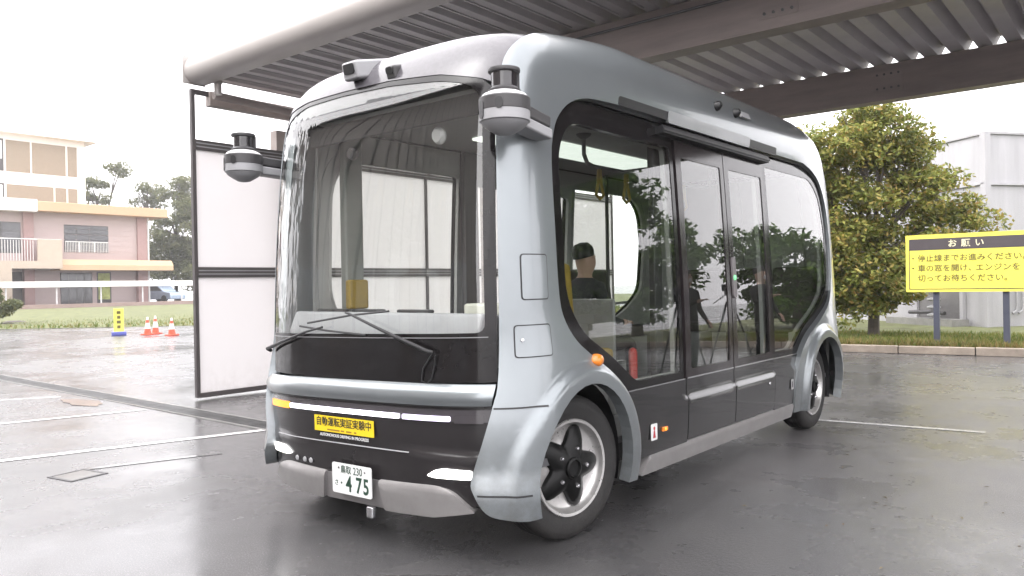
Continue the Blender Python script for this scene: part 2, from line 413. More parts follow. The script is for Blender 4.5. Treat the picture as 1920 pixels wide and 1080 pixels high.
bus = empty('shuttle_bus', (-.05, 0, 0), label='silver-blue and black self-driving minibus with lit front lamps, half under the canopy', cat='bus')
WF, WR, WZ = .70, 4.55, .39
def frame_off(u, v):
    u = abs(u); y = u - (SF-YC)
    hoop = .010+.095*smooth01(u, .80, 2.1)*(1-smooth01(u, 5.0, 6.1))*smooth01(v, 2.22, 2.74)
    fl = 0
    for yw in (WF, WR):
        d = math.hypot((y-yw), (v-.38)*.95); fl = max(fl, .035*(1-smooth01(d, .47, .90))+.040*(1-smooth01(d, .50, .565)))
    wt = 1-smooth01(u, 1.0, 1.75)
    boot = (.052*(1-smooth01(v, .60, 1.15)) + .030*(1-smooth01(v, .345, .50)))*wt
    rb = .05*(1-smooth01(v, .6, 1.0))*smooth01(u, 5.7, 6.1)
    return (fl**3+boot**3+rb**3)**(1/3) + hoop
def arch(uc, ru, rv, zc=.385, zb=.255):
    a0 = math.asin((zc-zb)/rv); n = 22; o = []
    for i in range(n+1):
        a = math.pi+a0-(math.pi+2*a0)*i/n; o.append((uc+ru*math.cos(a), zc+rv*math.sin(a)))
    return o
INNER_F = [(2.072, .25), (2.062, .36), (2.027, .47), (1.95, .64), (1.86, .76), (1.704, .905), (1.55, 1.00), (1.44, 1.075), (1.36, 1.18), (1.325, 1.32), (1.318, 1.65), (1.325, 2.02), (1.36, 2.17), (1.42, 2.27), (1.53, 2.355), (1.69, 2.40), (1.95, 2.412)]
INNER_R = [(5.10, 2.412), (5.35, 2.37), (5.55, 2.29), (5.67, 2.15), (5.73, 1.95), (5.745, 1.6), (5.71, 1.33), (5.6, 1.16), (5.3, 1.02), (5.0, .90), (4.80, .76), (4.71, .62), (4.668, .45), (4.668, .25)]
INF = spline(INNER_F, 3); INR = spline(INNER_R, 3)
FRONTE = spline([(1.42, 2.80), (1.22, 2.75), (1.07, 2.65), (.985, 2.52), (.945, 2.30), (.940, 2.0), (.938, 1.5), (.926, .95), (.902, .795), (.860, .625), (.812, .444), (.829, .375), (.877, .295), (.941, .265), (1.04, .252)], 4)
FR = FRONTE + arch(UY(WF), .415, .465) + INF + INR + arch(UY(WR), .46, .465) + spline([(6.0, .26), (6.25, .33), (6.33, .6), (6.35, 1.5), (6.35, 2.3), (6.28, 2.62), (6.05, 2.77), (5.7, 2.80)], 4)
RINGS = []
for yw in (WF, WR):
    for i in range(22):
        rr_ = .455+.0145*i
        for j in range(64):
            a = math.pi*(1.15-1.3*j/63); RINGS.append((UY(yw)+rr_*math.cos(a), .38+rr_*math.sin(a)))
for mir in (False, True):
    fr = patch('side_frame', FR, SILVER, bus, off=frame_off, depth=.07, step=.045, mirror=mir, border=.02, extra=RINGS)
    s = -1 if mir else 1
    # black rubber seams round the front corner
    patch('panel_seam', strip_uv(.905, 1.136, .778, .786), TRIM, fr, off=lambda u, v: frame_off(u, v)+.003, depth=.004, mirror=mir)
    patch('panel_seam', strip_uv(.842, 1.045, .372, .380), TRIM, fr, off=lambda u, v: frame_off(u, v)+.003, depth=.004, mirror=mir)
    # wheel arch liners
    for yw in (WF, WR):
        mb = MB(); n = 20; prof = []
        for i in range(n+1):
            a = math.pi*(1.1-1.2*i/n); prof.append((yw+.485*math.cos(a), .385+.485*math.sin(a)))
        vs = [(s*x, y, z) for x in (.985, .55) for y, z in prof]
        mb.add(vs, [(i, i+1, n+2+i, n+1+i) for i in range(n)]+[tuple(range(n+1, 2*n+2))]).build('wheel_arch_liner', TRIM, fr)
    def band(u0, u1, v0, v1, r): return soft([(u0, v0), (u1, v0), (u1, v1), (u0, v1)], r)
    if not mir:
        # cant-rail slots and strip, side cameras, hatches, marker
        patch('rail_slot', band(1.99, 2.60, 2.412, 2.462, .015), TRIM, fr, off=lambda u, v: frame_off(u, v)+.0035, depth=.004, step=.02, border=.02)
        patch('rail_slot', band(3.87, 4.44, 2.400, 2.462, .015), TRIM, fr, off=lambda u, v: frame_off(u, v)+.0035, depth=.004, step=.02, border=.02)
        patch('rail_strip', band(2.58, 3.88, 2.395, 2.468, .02), M('light_grey_strip', (.36, .37, .38), rough=.4, metal=.4, coat=.3), fr, off=lambda u, v: frame_off(u, v)+.010, depth=.02, step=.03)
        for uu, ww in ((3.275, .05), (3.60, .09)):
            c = on_shell(uu, 2.60, .1); nn = surf_n(uu, 2.6)
            MB().lathe([(0.001, .03), (.018, .03), (.03, .012), (.035, 0), (.035, -.02)], axis_m(c, nn), 14).build('side_camera' if ww < .06 else 'side_sensor', TRIM, fr)
        c = on_shell(3.75, 2.6, .1); MB().box((0, 0, 0), (.17, .05, .02), M4=axis_m(c, surf_n(3.75, 2.6), (0, 1, 0))).build('side_sensor_window', MIDG, fr, .005)
        for (u0, u1, v0, v1) in ((1.046, 1.228, 1.300, 1.530), (1.0, 1.224, 1.018, 1.180)):
            patch('hatch_gap', soft([(u0, v0), (u1, v0), (u1, v1), (u0, v1)], .02), TRIM, fr, holes=[soft([(u0+.006, v0+.006), (u1-.006, v0+.006), (u1-.006, v1-.006), (u0+.006, v1-.006)], .016)], off=lambda u, v: frame_off(u, v)+.0015, depth=.003, border=.02)
            h = patch('access_hatch', soft([(u0+.006, v0+.006), (u1-.006, v0+.006), (u1-.006, v1-.006), (u0+.006, v1-.006)], .016), SILVER, fr, off=lambda u, v: frame_off(u, v)+.004, depth=.004)
            if v0 < 1.1:
                c = on_shell(u0+.04, 1.105, frame_off(u0, 1.1)); MB().lathe([(.001, .012), (.009, .011), (.011, .004), (.011, 0)], axis_m(c, surf_n(u0+.04, 1.1)), 14).build('hatch_lock', CHROME, fr)
        um = 1.60; c = on_shell(um, .962, frame_off(um, .96)); k = axis_m(c, surf_n(um, .96), (0, 1, 0))
        ml = MB().lathe([(.001, .032), (.02, .030), (.034, .022), (.041, .008), (.042, -.01)], k @ Matrix.Diagonal((1.18, .85, 1, 1)), 24).build('corner_marker_lamp', AMB, fr)
# ---- roof and front visor
def ringroof():
    us = list(np.linspace(-SR, SR, 181))[:-1]; vs = [2.40, 2.5, 2.6, 2.72, 2.8, 2.86, 2.93, 3.0, 3.1, 3.2]; mb = MB()
    pts = [base(u, v) for v in vs for u in us]; n = len(us)
    fs = [(i*n+j, i*n+(j+1) % n, (i+1)*n+(j+1) % n, (i+1)*n+j) for i in range(len(vs)-1) for j in range(n)]
    pts.append((0, 2.7, 2.785)); k = (len(vs)-1)*n; fs += [(k+j, k+(j+1) % n, len(pts)-1) for j in range(n)]
    return mb.add(pts, fs).build('roof', WETROOF, bus, smooth=60)
roof = ringroof()
TOPW = [(-.955, 2.42), (-.86, 2.49), (-.6, 2.515), (-.2, 2.515), (.2, 2.505), (.6, 2.47), (.86, 2.415), (.955, 2.38)]
visor = patch('front_visor', TOPW + [(1.0, 2.56), (1.1, 2.70), (.7, 2.735), (0, 2.735), (-.7, 2.735), (-1.1, 2.70), (-1.0, 2.56)], M('visor_paint', (.095, .09, .10), rough=.14, spec=.7, var=.1, vs=40), bus, off=.008, depth=.02)
# ---- windscreen with black border
NB = 7
wsb = patch('windscreen_border', [(-.93, .865), (-.5, .862), (0, .872), (.5, .885), (.92, .905), (.93, 1.5), (.935, 2.0), (.945, 2.35)] + TOPW[::-1][1:-1] + [(-.945, 2.38), (-.94, 2.0), (-.93, 1.5)], BLACK, bus,
    holes=[soft([(-.895, 1.10), (.865, 1.145), (.872, 2.375, .14), (.6, 2.435), (.2, 2.475), (-.2, 2.488), (-.6, 2.485), (-.895, 2.42, .14)], .05)], off=.004, depth=.02, step=.07)
patch('windscreen', soft([(-.90, 1.095), (.87, 1.14), (.877, 2.38, .14), (.6, 2.44), (.2, 2.48), (-.2, 2.493), (-.6, 2.49), (-.90, 2.425, .14)], .05), WGL, wsb, off=.0, depth=0, step=.07)
patch('glass_edge_line', [(-.91, 1.078), (0, 1.10), (.88, 1.122), (.88, 1.126), (0, 1.104), (-.91, 1.082)], M('thin_seal_line', (.25, .25, .26), rough=.3), wsb, off=.006, depth=.003)
# ---- front ledge, fascia, lamps (the vehicle stands a touch lower on its off side)
fv = lambda pts: [(p[0], p[1]+.03*p[0], *p[2:]) for p in pts]
def ledge_off(u, v):
    t = (v-.03*u-.762)/(.878-.762); t = min(max(t, 0), 1)
    return .004+.052*math.sin(math.pi*min(1, .18+t*.82))**.8*(1 if t < .5 else 1)
ledge = patch('front_ledge', fv([(-.895, .765), (-.4, .765), (.4, .765), (.895, .765), (.915, .868), (.4, .872), (-.4, .872), (-.915, .868)]), SILVER, bus, off=ledge_off, depth=.03, step=.03)
def fas_off(u, v):
    t = v-.03*u
    return .006+.012*smooth01(t, .36, .66)+.010*smooth01(t, .525, .515)
fas = patch('front_fascia', fv([(-.90, .76), (.90, .76), (.862, .62), (.812, .444), (.83, .36), (.88, .28), (.5, .215), (0, .20), (-.5, .215), (-.88, .28), (-.83, .36), (-.812, .444), (-.862, .62)]), M('fascia_black', (.022, .020, .021), rough=.22, spec=.4, var=.1), bus, off=fas_off, depth=.05, step=.04)
patch('ledge_seam', fv([(-.86, .757), (.86, .757), (.86, .764), (-.86, .764)]), TRIM, fas, off=.03, depth=.008)
patch('lamp_band', fv([(-.885, .685), (.885, .685), (.892, .745), (-.892, .745)]), DLENS, fas, off=lambda u, v: fas_off(u, v)+.004, depth=.006)
for nm, u0, u1, mt in (('turn_lamp', -.80, -.55, AMBL), ('light_bar', -.54, .385, LEDW), ('light_bar', .405, .695, LEDV), ('turn_lamp_unlit', .715, .86, DLENS)):
    hh = .020 if 'turn' in nm else .013
    patch(nm, soft(fv([(u0, .7-hh), (u1, .7-hh), (u1, .7+hh), (u0, .7+hh)]), .008), mt, fas, off=lambda u, v: fas_off(u, v)+.010, depth=.008)
patch('fascia_crease', fv([(-.72, .515), (.44, .515), (.44, .519), (-.72, .519)]), MIDG, fas, off=lambda u, v: fas_off(u, v)+.002, depth=.003)
for s in (1, -1):
    hp = [(.555, .412), (.60, .404), (.80, .404), (.802, .447), (.65, .452), (.60, .440)]
    hp = [(s*u, v) for u, v in hp]
    if s < 0: hp = hp[::-1]
    patch('headlamp', soft(fv(hp), .012), HEADL, fas, off=lambda u, v: fas_off(u, v)+.012, depth=.02)
    bp = [(.22, .352), (.60, .362, .03), (.70, .345, .04), (.82, .245, .01), (.6, .205), (.26, .195)]
    bp = [(s*p[0], *p[1:]) for p in bp]
    if s < 0: bp = bp[::-1]
    patch('bumper_wing', soft(fv(bp), .012), GREYB, fas, off=lambda u, v: .040-.026*smooth01(v-.03*u, .33, .37), depth=.05, step=.04)
    for uu in (.50, .42, .36):
        if s < 0:
            c = on_shell(s*uu, .392+.03*s*uu, fas_off(s*uu, .392)+.004)
            MB().lathe([(.001, .008), (.014, .006), (.016, 0)], axis_m(c, surf_n(s*uu, .39)), 14).build('fog_lens', MIDG, fas)
patch('bumper_centre', soft(fv([(-.235, .345), (.235, .345), (.255, .195), (-.255, .195)]), .01), M('bumper_recess_grey', (.22, .21, .21), rough=.45, metal=.3), fas, off=.020, depth=.04)
box('tow_eye', (.17, .0, .175), (.05, .03, .06), CHROME, bus, .008)
# plates and stickers
pl = MB().prism(rrect(.33, .165, .012), 0, .006, at(.04, -.020, .332) @ Matrix.Rotation(R(1.2), 4, 'Z')).build('number_plate', PLWH, bus)
ROLLP = Matrix.Rotation(R(1.2), 4, 'Z')
def pltext(s, size, x, z, bold=.02, sp=1., sx=1.): text('plate_lettering', s, size, PLGR, pl, at(.04, -.0265, .332) @ ROLLP @ Matrix.Translation((x, z, 0)), bold, sp, .0006, sx=sx)
pltext('鳥取', .046, -.045, .048, .012); pltext('230', .058, .055, .048, .006, sx=.9)
pltext('さ', .036, -.128, -.028, .008); pltext('・', .05, -.085, -.028); pltext('4', .118, -.022, -.028, .022, sx=.85); pltext('7', .118, .062, -.028, .022, sx=.85); pltext('5', .118, .122, -.028, .022, sx=.85)
for x in (-.105, .115): MB().lathe([(.001, .005), (.006, .004), (.007, 0)], at(x+.04, -.0265, .388), 10).build('plate_bolt', CHROME, pl)
yc_ = -.045; ys = box('caution_sticker', (0, 0, 0), (.515, .088, .003), STYEL, bus, M4=at(-.045, -.008, .617) @ ROLLP)
text('sticker_lettering', '自動運転実証実験中', .0545, INK, ys, at(-.045, -.0105, .626) @ ROLLP, .012, .98, .0006)
for i, w_ in enumerate((.05, .06, .03, .045, .02)): box('sticker_small_print', (0, 0, 0), (w_, .009, .001), M('faded_ink', (.30, .17, .02), rough=.5), ys, M4=at(-.16+i*.055, -.0100, .586+(-.16+i*.055)*.021) @ ROLLP)
text('english_sticker', 'AUTONOMOUS DRIVING IN PROGRESS', .0235, WHITEP, bus, at(-.045, -.006, .553) @ ROLLP, .012, 1.02, .0008)
# ---- side glazing, doors and lower panels
lo_f = [p for p in INF if p[1] > .745]; lo_r = [p for p in INR if p[1] > .745]
GZ = [(1.875, .742)] + lo_f + lo_r + [(4.775, .742)]
QP = soft([(1.415, 1.30, .12), (1.412, 2.08, .12), (1.53, 2.255, .1), (2.66, 2.255, .02), (2.66, .79, .02), (2.10, .79, .06), (1.85, .955, .1), (1.55, 1.115, .1)], .05)
RP = soft([(4.29, .79, .02), (4.70, .79, .06), (4.95, .955, .1), (5.35, 1.115, .1), (5.62, 1.29, .12), (5.66, 1.8, .1), (5.58, 2.14, .14), (5.35, 2.30, .12), (4.29, 2.30, .02)], .05)
DZ0, DZ1 = 2.700, 4.235
def inner_off(v): return -.012
for mir in (False, True):
    hl = [QP, RP]
    if not mir: hl.append([(DZ0, .745+.003), (DZ1, .745+.003), (DZ1, 2.325), (DZ0, 2.325)])
    else: hl.append(soft([(2.76, .79), (4.19, .79), (4.19, 2.255), (2.76, 2.255)], .04))
    g = patch('window_surround', GZ, BLACK, bus, holes=hl, off=-.012, depth=.03, step=.08, mirror=mir)
    patch('quarter_window', QP, GLS2 if mir else GLS, g, off=-.016, depth=0, step=.1, mirror=mir)
    patch('rear_side_window', RP, GLS2 if mir else GLS, g, off=-.016, depth=0, step=.1, mirror=mir)
    if mir: patch('centre_side_window', hl[2], GLS2, g, off=-.016, depth=0, step=.1, mirror=True)
    low_off = lambda u, v: -.006+.020*(1-smooth01(v, .616, .637))
    pf = [(2.09, .33), (2.05, .45), (1.97, .62), (1.875, .738)]
    segs = [('front_lower_panel', [(2.715, .33)] + [(2.715, .738)] + pf[::-1]), ('rear_lower_panel', [(4.69, .33), (4.69, .5), (4.74, .66), (4.79, .738), (4.232, .738), (4.232, .33)])]
    if mir: segs.append(('side_lower_panel', [(4.225, .33), (4.225, .738), (2.722, .738), (2.722, .33)]))
    for nm, poly in segs: patch(nm, poly, CHAR, bus, off=low_off, depth=.02, step=.05, mirror=mir, border=.02)
    if not mir:
        leaves = ((2.724, 3.462), (3.474, 4.222))
        for i, (a, b) in enumerate(leaves):
            pane = soft([(a+.075, .80), (b-.055, .80), (b-.055, 2.20), (a+.075, 2.20)], .02)
            dl = patch('door_leaf', [(a, .748), (b, .748), (b, 2.315), (a, 2.315)], M('door_frame_brown_black', (.022, .018, .019), rough=.12, spec=.4, var=.15), bus, holes=[pane], off=-.004, depth=.03, step=.08)
            patch('door_pane', pane, GLS, dl, off=-.010, depth=0, step=.1)
            patch('door_lower_panel', [(a, .345), (b, .345), (b, .742), (a, .742)], CHAR, dl, off=lambda u, v: -.004+.020*(1-smooth01(v, .616, .637)), depth=.03, step=.05, border=.02)
            patch('door_trim_line', strip_uv(a+.005, b-.005, .741, .750), CHROME, dl, off=.002, depth=.004)
            if i == 1:
                c = on_shell(a+.04, 1.40, -.003)
                MB().prism(rrect(.06, .30, .03), 0, .012, axis_m(c, surf_n(a, 1.4), (0, 1, 0))).build('door_control_panel', M('control_panel_grey', (.17, .155, .16), rough=.35), dl)
                MB().lathe([(.001, .02), (.016, .018), (.02, .012)], axis_m(c, surf_n(a, 1.4)), 18).build('door_button', M('green_button', (.12, .5, .2), rough=.3, emit=(.2, .8, .3), es=.3), dl)
                c = on_shell(b-.12, .56, .02); MB().lathe([(.001, .006), (.011, .005), (.013, 0)], axis_m(c, surf_n(b-.12, .56)), 14).build('door_lock', CHROME, dl)
        patch('door_header_rail', strip_uv(2.50, 4.26, 2.322, 2.372), TRIM, bus, off=.045, depth=.06)
        patch('header_rail_edge', strip_uv(2.50, 4.27, 2.336, 2.352), DARKG, bus, off=.052, depth=.006)
    patch('window_trim_line', strip_uv(1.91, 2.705, .739, .746), CHROME, bus, off=-.002, depth=.004, mirror=mir)
    patch('window_trim_line', strip_uv(4.235, 4.76, .739, .746), CHROME, bus, off=-.002, depth=.004, mirror=mir)
    patch('rocker_panel', soft([(2.12, .225), (4.62, .225), (4.66, .335), (2.24, .335)], .02), GREYB, bus, off=lambda u, v: .028-.02*smooth01(v, .31, .335), depth=.06, step=.05, mirror=mir)
# small lit side marker and sticker
c = on_shell(UY(1.60), .468, .02); sm_ = MB().box((0, 0, 0), (.065, .028, .014), M4=axis_m(c, (1, 0, 0), (0, 1, 0))).build('side_marker_lamp', AMB, bus, .005)
MB().lathe([(.001, .012), (.008, .011), (.012, .006)], axis_m(c+Vector((.004, -.008, 0)), (1, 0, 0)), 14).build('side_marker_bulb', AMBL, sm_)
c = on_shell(UY(1.46), .47, .0215); st = MB().prism(rrect(.075, .10, .008), 0, .002, axis_m(c, (1, 0, 0), (0, 1, 0))).build('side_sticker', PLWH, bus)
mk = axis_m(c+Vector((.002, 0, 0)), (1, 0, 0), (0, 1, 0))
MB().prism([(-.016, -.036), (.016, -.036), (.006, .01), (-.006, .01)], 0, .001, mk).lathe([(.001, .001), (.011, .001), (.011, 0)], mk @ Matrix.Translation((0, .022, 0)), 12).build('sticker_figure', M('red_ink', (.35, .02, .03), rough=.5), st)
c = on_shell(UY(3.80), .50, .0215); st = MB().prism(rrect(.05, .085, .006), 0, .002, axis_m(c, (1, 0, 0), (0, 1, 0))).build('side_sticker', M('grey_sticker', (.42, .42, .42), rough=.5), bus)
MB().prism(rrect(.024, .05, .004), 0, .001, axis_m(c+Vector((.002, 0, 0)), (1, 0, 0), (0, 1, 0))).build('sticker_mark', DARKG, st)
# rear panel (not seen from the photograph's side)
for mir in (False, True):
    patch('rear_panel', [(6.30, .30), (SR-.001, .30), (SR-.001, 2.55), (6.30, 2.55)], BLACK, bus, off=-.01, depth=.02, step=.12, mirror=mir)
    RW = soft([(6.42, 1.25), (6.99, 1.25), (6.99, 2.2), (6.42, 2.2)], .06)
    patch('interior_liner', [(1.28, .92), (2.06, .92), (2.06, .47), (4.80, .47), (4.80, .92), (5.95, .92), (5.95, .47), (6.34, .47), (6.34, 2.46), (1.28, 2.46)], LINER, bus, holes=[QP, RP, soft([(2.76, .79), (4.19, .79), (4.19, 2.2), (2.76, 2.2)], .05)] if mir else [QP, RP, strip_uv(2.79, 4.17, .52, 2.2)], off=-.055, depth=.03, step=.14, mirror=mir)
    patch('rear_wall_liner', [(6.34, .47), (SR-.001, .47), (SR-.001, 2.46), (6.34, 2.46)], LINER, bus, off=-.055, depth=.02, step=.14, mirror=mir)
# ---- chassis, floor, cabin
box('chassis', (0, 2.7, .32), (1.5, 4.7, .2), TRIM, bus, .03)
box('cabin_floor', (0, 2.75, .445), (1.9, 5.0, .04), M('floor_vinyl', (.10, .10, .105), rough=.5), bus)
box('cabin_ceiling', (0, 2.75, 2.47), (1.72, 4.6, .03), LINER, bus)
cl = box('ceiling_light', (-.22, 2.55, 2.445), (.40, 2.1, .02), M('lit_cabin_tube', (.9, .95, .9), emit=(.93, 1, .92), es=.32), bus, .005)
dsh = MB().prism([(.20, .90), (.52, .92), (.60, 1.02), (.57, 1.20), (.22, 1.235), (.17, 1.12)], -.80, .80, Matrix(((0, 0, 1, 0), (1, 0, 0, 0), (0, 1, 0, 0), (0, 0, 0, 1)))).build('dashboard', M('dash_pale_grey', (.34, .34, .36), rough=.55), bus, .02)
for x in (-.52, -.18, .22): box('dash_vent', (x, .30, 1.238), (.26, .05, .02), TRIM, dsh, .008)
box('cabin_front_wall', (0, .30, .70), (1.62, .06, .5), TRIM, bus)
box('sun_blind', (0.0, .33, 2.33), (1.5, .02, .12), DARKG, bus, .01)
box('driver_monitor', (.66, .62, 1.40), (.20, .05, .24), DARKG, bus, .015, rz=R(-20))
box('fare_box', (.42, .75, 1.235), (.34, .18, .07), M('cream_plastic', (.62, .62, .55), rough=.5), bus, .015)
MB().lathe([(.001, .02), (.035, .02), (.05, .0), (.05, -.012), (.02, -.04)], axis_m((.33, .40, 2.22), (0, -1, -.15)), 20).build('cabin_camera', WHITEP, bus)
MB().lathe([(.001, .02), (.03, .018), (.04, .0), (.03, -.03)], axis_m((-.38, .36, 2.2), (0, -1, -.15)), 20).build('cabin_camera', DARKG, bus)
for (x, y) in ((-.66, 2.45), (-.80, 3.9)):
    tube('grab_pole', [(x, y, .47), (x, y, 2.46)], .019, DARKG, bus)
box('door_post', (.86, 1.88, 1.4), (.05, .10, 1.9), DARKG, bus, .01)
box('off_side_pillar', (-.90, 1.98, 1.5), (.05, .17, 1.95), DARKG, bus, .01)
gr = tube('grab_rail', [(.25, 1.96, 2.46), (.25, 1.96, 2.31), (.25, 2.0, 2.25), (.25, 2.08, 2.235), (.25, 3.9, 2.235), (.25, 4.0, 2.25), (.25, 4.05, 2.46)], .016, MIDG, bus)
MB().lathe([(.06, 2.46), (.05, 2.44), (.02, 2.42)], Matrix.Translation((.25, 1.96, 0)), 16).build('rail_flange', DARKG, gr)
for y in (2.16, 2.54, 3.0, 3.5):
    hs_ = MB().tube([(.25, y-.012, 2.24), (.25, y-.02, 2.12), (.25, y-.05, 2.03), (.25, y, 2.0), (.25, y+.05, 2.03), (.25, y+.02, 2.12), (.25, y+.012, 2.24)], .012, 8).build('hanging_strap', M('strap_ochre', (.42, .29, .07), rough=.6), gr)
def seat(x, y, rz, mt):
    k = Matrix.Translation((x, y, .46)) @ Matrix.Rotation(rz, 4, 'Z')
    s = MB().box((0, 0, .20), (.38, .36, .40), M4=k).build('passenger_seat', M('seat_base_grey', (.25, .25, .25), rough=.6), bus, .02)
    MB().box((0, 0, .44), (.44, .42, .09), M4=k).build('seat_cushion', mt, s, .03, 3)
    MB().box((0, .20, .76), (.44, .09, .62), M4=k @ Matrix.Rotation(R(-6), 4, 'X')).build('seat_back', mt, s, .035, 3)
DOL = M('dark_seat_cloth', (.075, .07, .06), rough=.8, var=.15)
seat(.42, 1.50, R(180), YEL); seat(-.62, 3.3, R(90), DOL); seat(-.62, 3.85, R(90), DOL); seat(-.4, 4.9, 0, DOL); seat(.1, 4.9, 0, DOL); seat(.6, 4.9, 0, DOL)
box('off_side_post', (-.87, .74, 1.72), (.07, .16, 1.5), M('greenish_grey_post', (.20, .21, .195), rough=.5), bus, .02)
box('post_pad', (-.80, .72, 1.33), (.05, .17, .20), YEL, bus, .015)
box('wheel_box', (.30, .95, .62), (.46, .8, .34), LINER, bus, .03)
box('cabin_partition', (.35, 1.74, .88), (.55, .03, .78), M('partition_grey', (.30, .30, .30), rough=.5), bus, .01)
box('fire_extinguisher', (.76, 1.74, .80), (.06, .06, .30), M('red_enamel', (.45, .03, .02), rough=.3), bus, .035)
# ---- wheels
def wheel(x, y, steer, name='wheel'):
    s = 1 if x > 0 else -1
    k = Matrix.Translation((x, y, WZ)) @ Matrix.Rotation(steer, 4, 'Z') @ axis_m((0, 0, 0), (s, 0, 0), (0, 1, 0))
    ty = MB().lathe([(.245, -.20), (.34, -.215), (.372, -.20), (.388, -.175), (.39, -.15), (.39, -.05), (.386, -.03), (.370, -.006), (.34, .004), (.30, .004), (.262, -.004), (.243, -.012), (.240, -.05), (.240, -.18)], k, 56, False).build(name, RUB, bus, smooth=50)
    for a in (-.065, -.105, -.145):
        MB().lathe([(.3885, a-.004), (.3905, a-.004), (.3905, a+.004), (.3885, a+.004)], k, 56).build('tread_groove', TRIM, ty)
    MB().lathe([(.262, -.002), (.258, .006), (.243, .004), (.238, -.012), (.229, -.036), (.218, -.044), (.10, -.036), (.09, -.03), (.001, -.03)], k, 56, False).build('rim', RIMM, ty, smooth=40)
    st = []
    for i in range(60):
        a = 2*math.pi*i/60; c5 = (math.cos(5*a)+1)/2; st.append(((.130+.102*c5**.9)*math.cos(a), (.130+.102*c5**.9)*math.sin(a)))
    n = 60; vs = [k @ Vector((x_*q, y_*q, h-.010*(math.hypot(x_, y_)*q/.2)**2)) for q, h in ((1, -.075), (1, -.020), (.90, -.006), (.5, .012)) for x_, y_ in st]
    fs = [(i*n+j, i*n+(j+1) % n, (i+1)*n+(j+1) % n, (i+1)*n+j) for i in range(3) for j in range(n)]+[tuple(3*n+j for j in range(n))]
    MB().add(vs, fs).build('wheel_cover', STARB, ty, smooth=40)
    MB().lathe([(.058, .008), (.055, .022), (.045, .026), (.04, .014), (.001, .012)], k, 28).build('hub_cap', STARB, ty)
    for i in range(5):
        a = 2*math.pi*i/5; MB().lathe([(.012, .0), (.012, .014), (.007, .022), (.001, .023)], k @ Matrix.Translation((.105*math.cos(a), .105*math.sin(a), 0)), 10).build('wheel_nut', CHROME, ty)
wheel(.99, WF, R(-9)); wheel(.985, WR, 0); wheel(-.99, WF, R(-9)); wheel(-.985, WR, 0)
# ---- lidar units on arms
def lidar(sx):
    P = Vector((sx*1.10, .06, 2.19)); k = Matrix.Translation(P)
    h = MB().lathe([(.112, -.062), (.118, -.058), (.118, -.012)], k, 40).build('sensor_unit', MIDG, bus)
    MB().lathe([(.1185, -.012), (.120, -.010), (.120, .045), (.114, .052)], k, 40).build('sensor_band', DARKG, h)
    MB().lathe([(.115, .050), (.100, .066), (.074, .078), (.066, .080)], k, 40).build('sensor_shoulder', WHITEP, h)
    MB().lathe([(.074, .078), (.076, .088), (.066, .094), (.062, .10)], k, 36).build('sensor_collar', DARKG, h)
    MB().lathe([(.061, .10), (.061, .165)], k, 36).build('sensor_drum', M('lidar_window', (.02, .018, .02), rough=.1, coat=.6), h)
    MB().lathe([(.064, .165), (.074, .170), (.076, .178), (.074, .186), (.06, .19)], k, 36).build('sensor_cap', DARKG, h)
    MB().box((0, .062, .13), (.07, .022, .10), M4=k).build('sensor_support', DARKG, h, .005)
    MB().lathe([(.112, -.060), (.10, -.078), (.07, -.098), (.04, -.116), (.02, -.120), (.001, -.121)], k, 32).build('lower_cover', MIDG, h)
    for a, w_ in ((-112, .02), (-62, .022), (-150, .02)):
        q = P+Vector((math.cos(R(a))*.119, math.sin(R(a))*.119, .008)); MB().prism(rrect(.036, .052 if a != -112 else .085, .017), 0, .003, axis_m(q-Vector((0, 0, .02 if a == -112 else 0)), (math.cos(R(a)), math.sin(R(a)), 0), (-math.sin(R(a)), math.cos(R(a)), 0))).build('sensor_eye', TRIM, h)
    e = Vector((sx*1.035, .44, 2.165))
    d = (e-P); n_ = d.normalized(); kk = axis_m(P+d*.5, n_, (0, 0, 1))
    MB().box((.025, 0, .04), (.06, .10, d.length*.75), M4=kk).build('arm_cover', DARKG, h, .012)
    MB().box((-.035, 0, .04), (.055, .11, d.length*.80), M4=kk).build('arm', MIDG, h, .012)
lidar(1); lidar(-1)
# ---- roof pods
def pod(u, v, w_, l_, h_, nm):
    c = on_shell(u, v, 0); nn = surf_n(u, v); k = axis_m(c, (0, -.25, 1), (1, 0, 0))
    o = MB().prism([(-w_, -l_*.35), (w_, -l_*.35), (w_*.9, l_), (-w_*.9, l_)], -.03, h_, k).build(nm, MIDG if w_ > .05 else DARKG, bus, .018, 35, 3)
    MB().prism(rrect(w_*1.3, h_*.75, .012), 0, .006, k @ Matrix.Translation((0, -l_*.35, h_*.45)) @ Matrix.Rotation(R(90), 4, 'X')).build('pod_lens', TRIM, o)
pod(-.10, 2.62, .068, .30, .075, 'roof_sensor_pod'); pod(.22, 2.545, .04, .09, .05, 'roof_camera_pod')
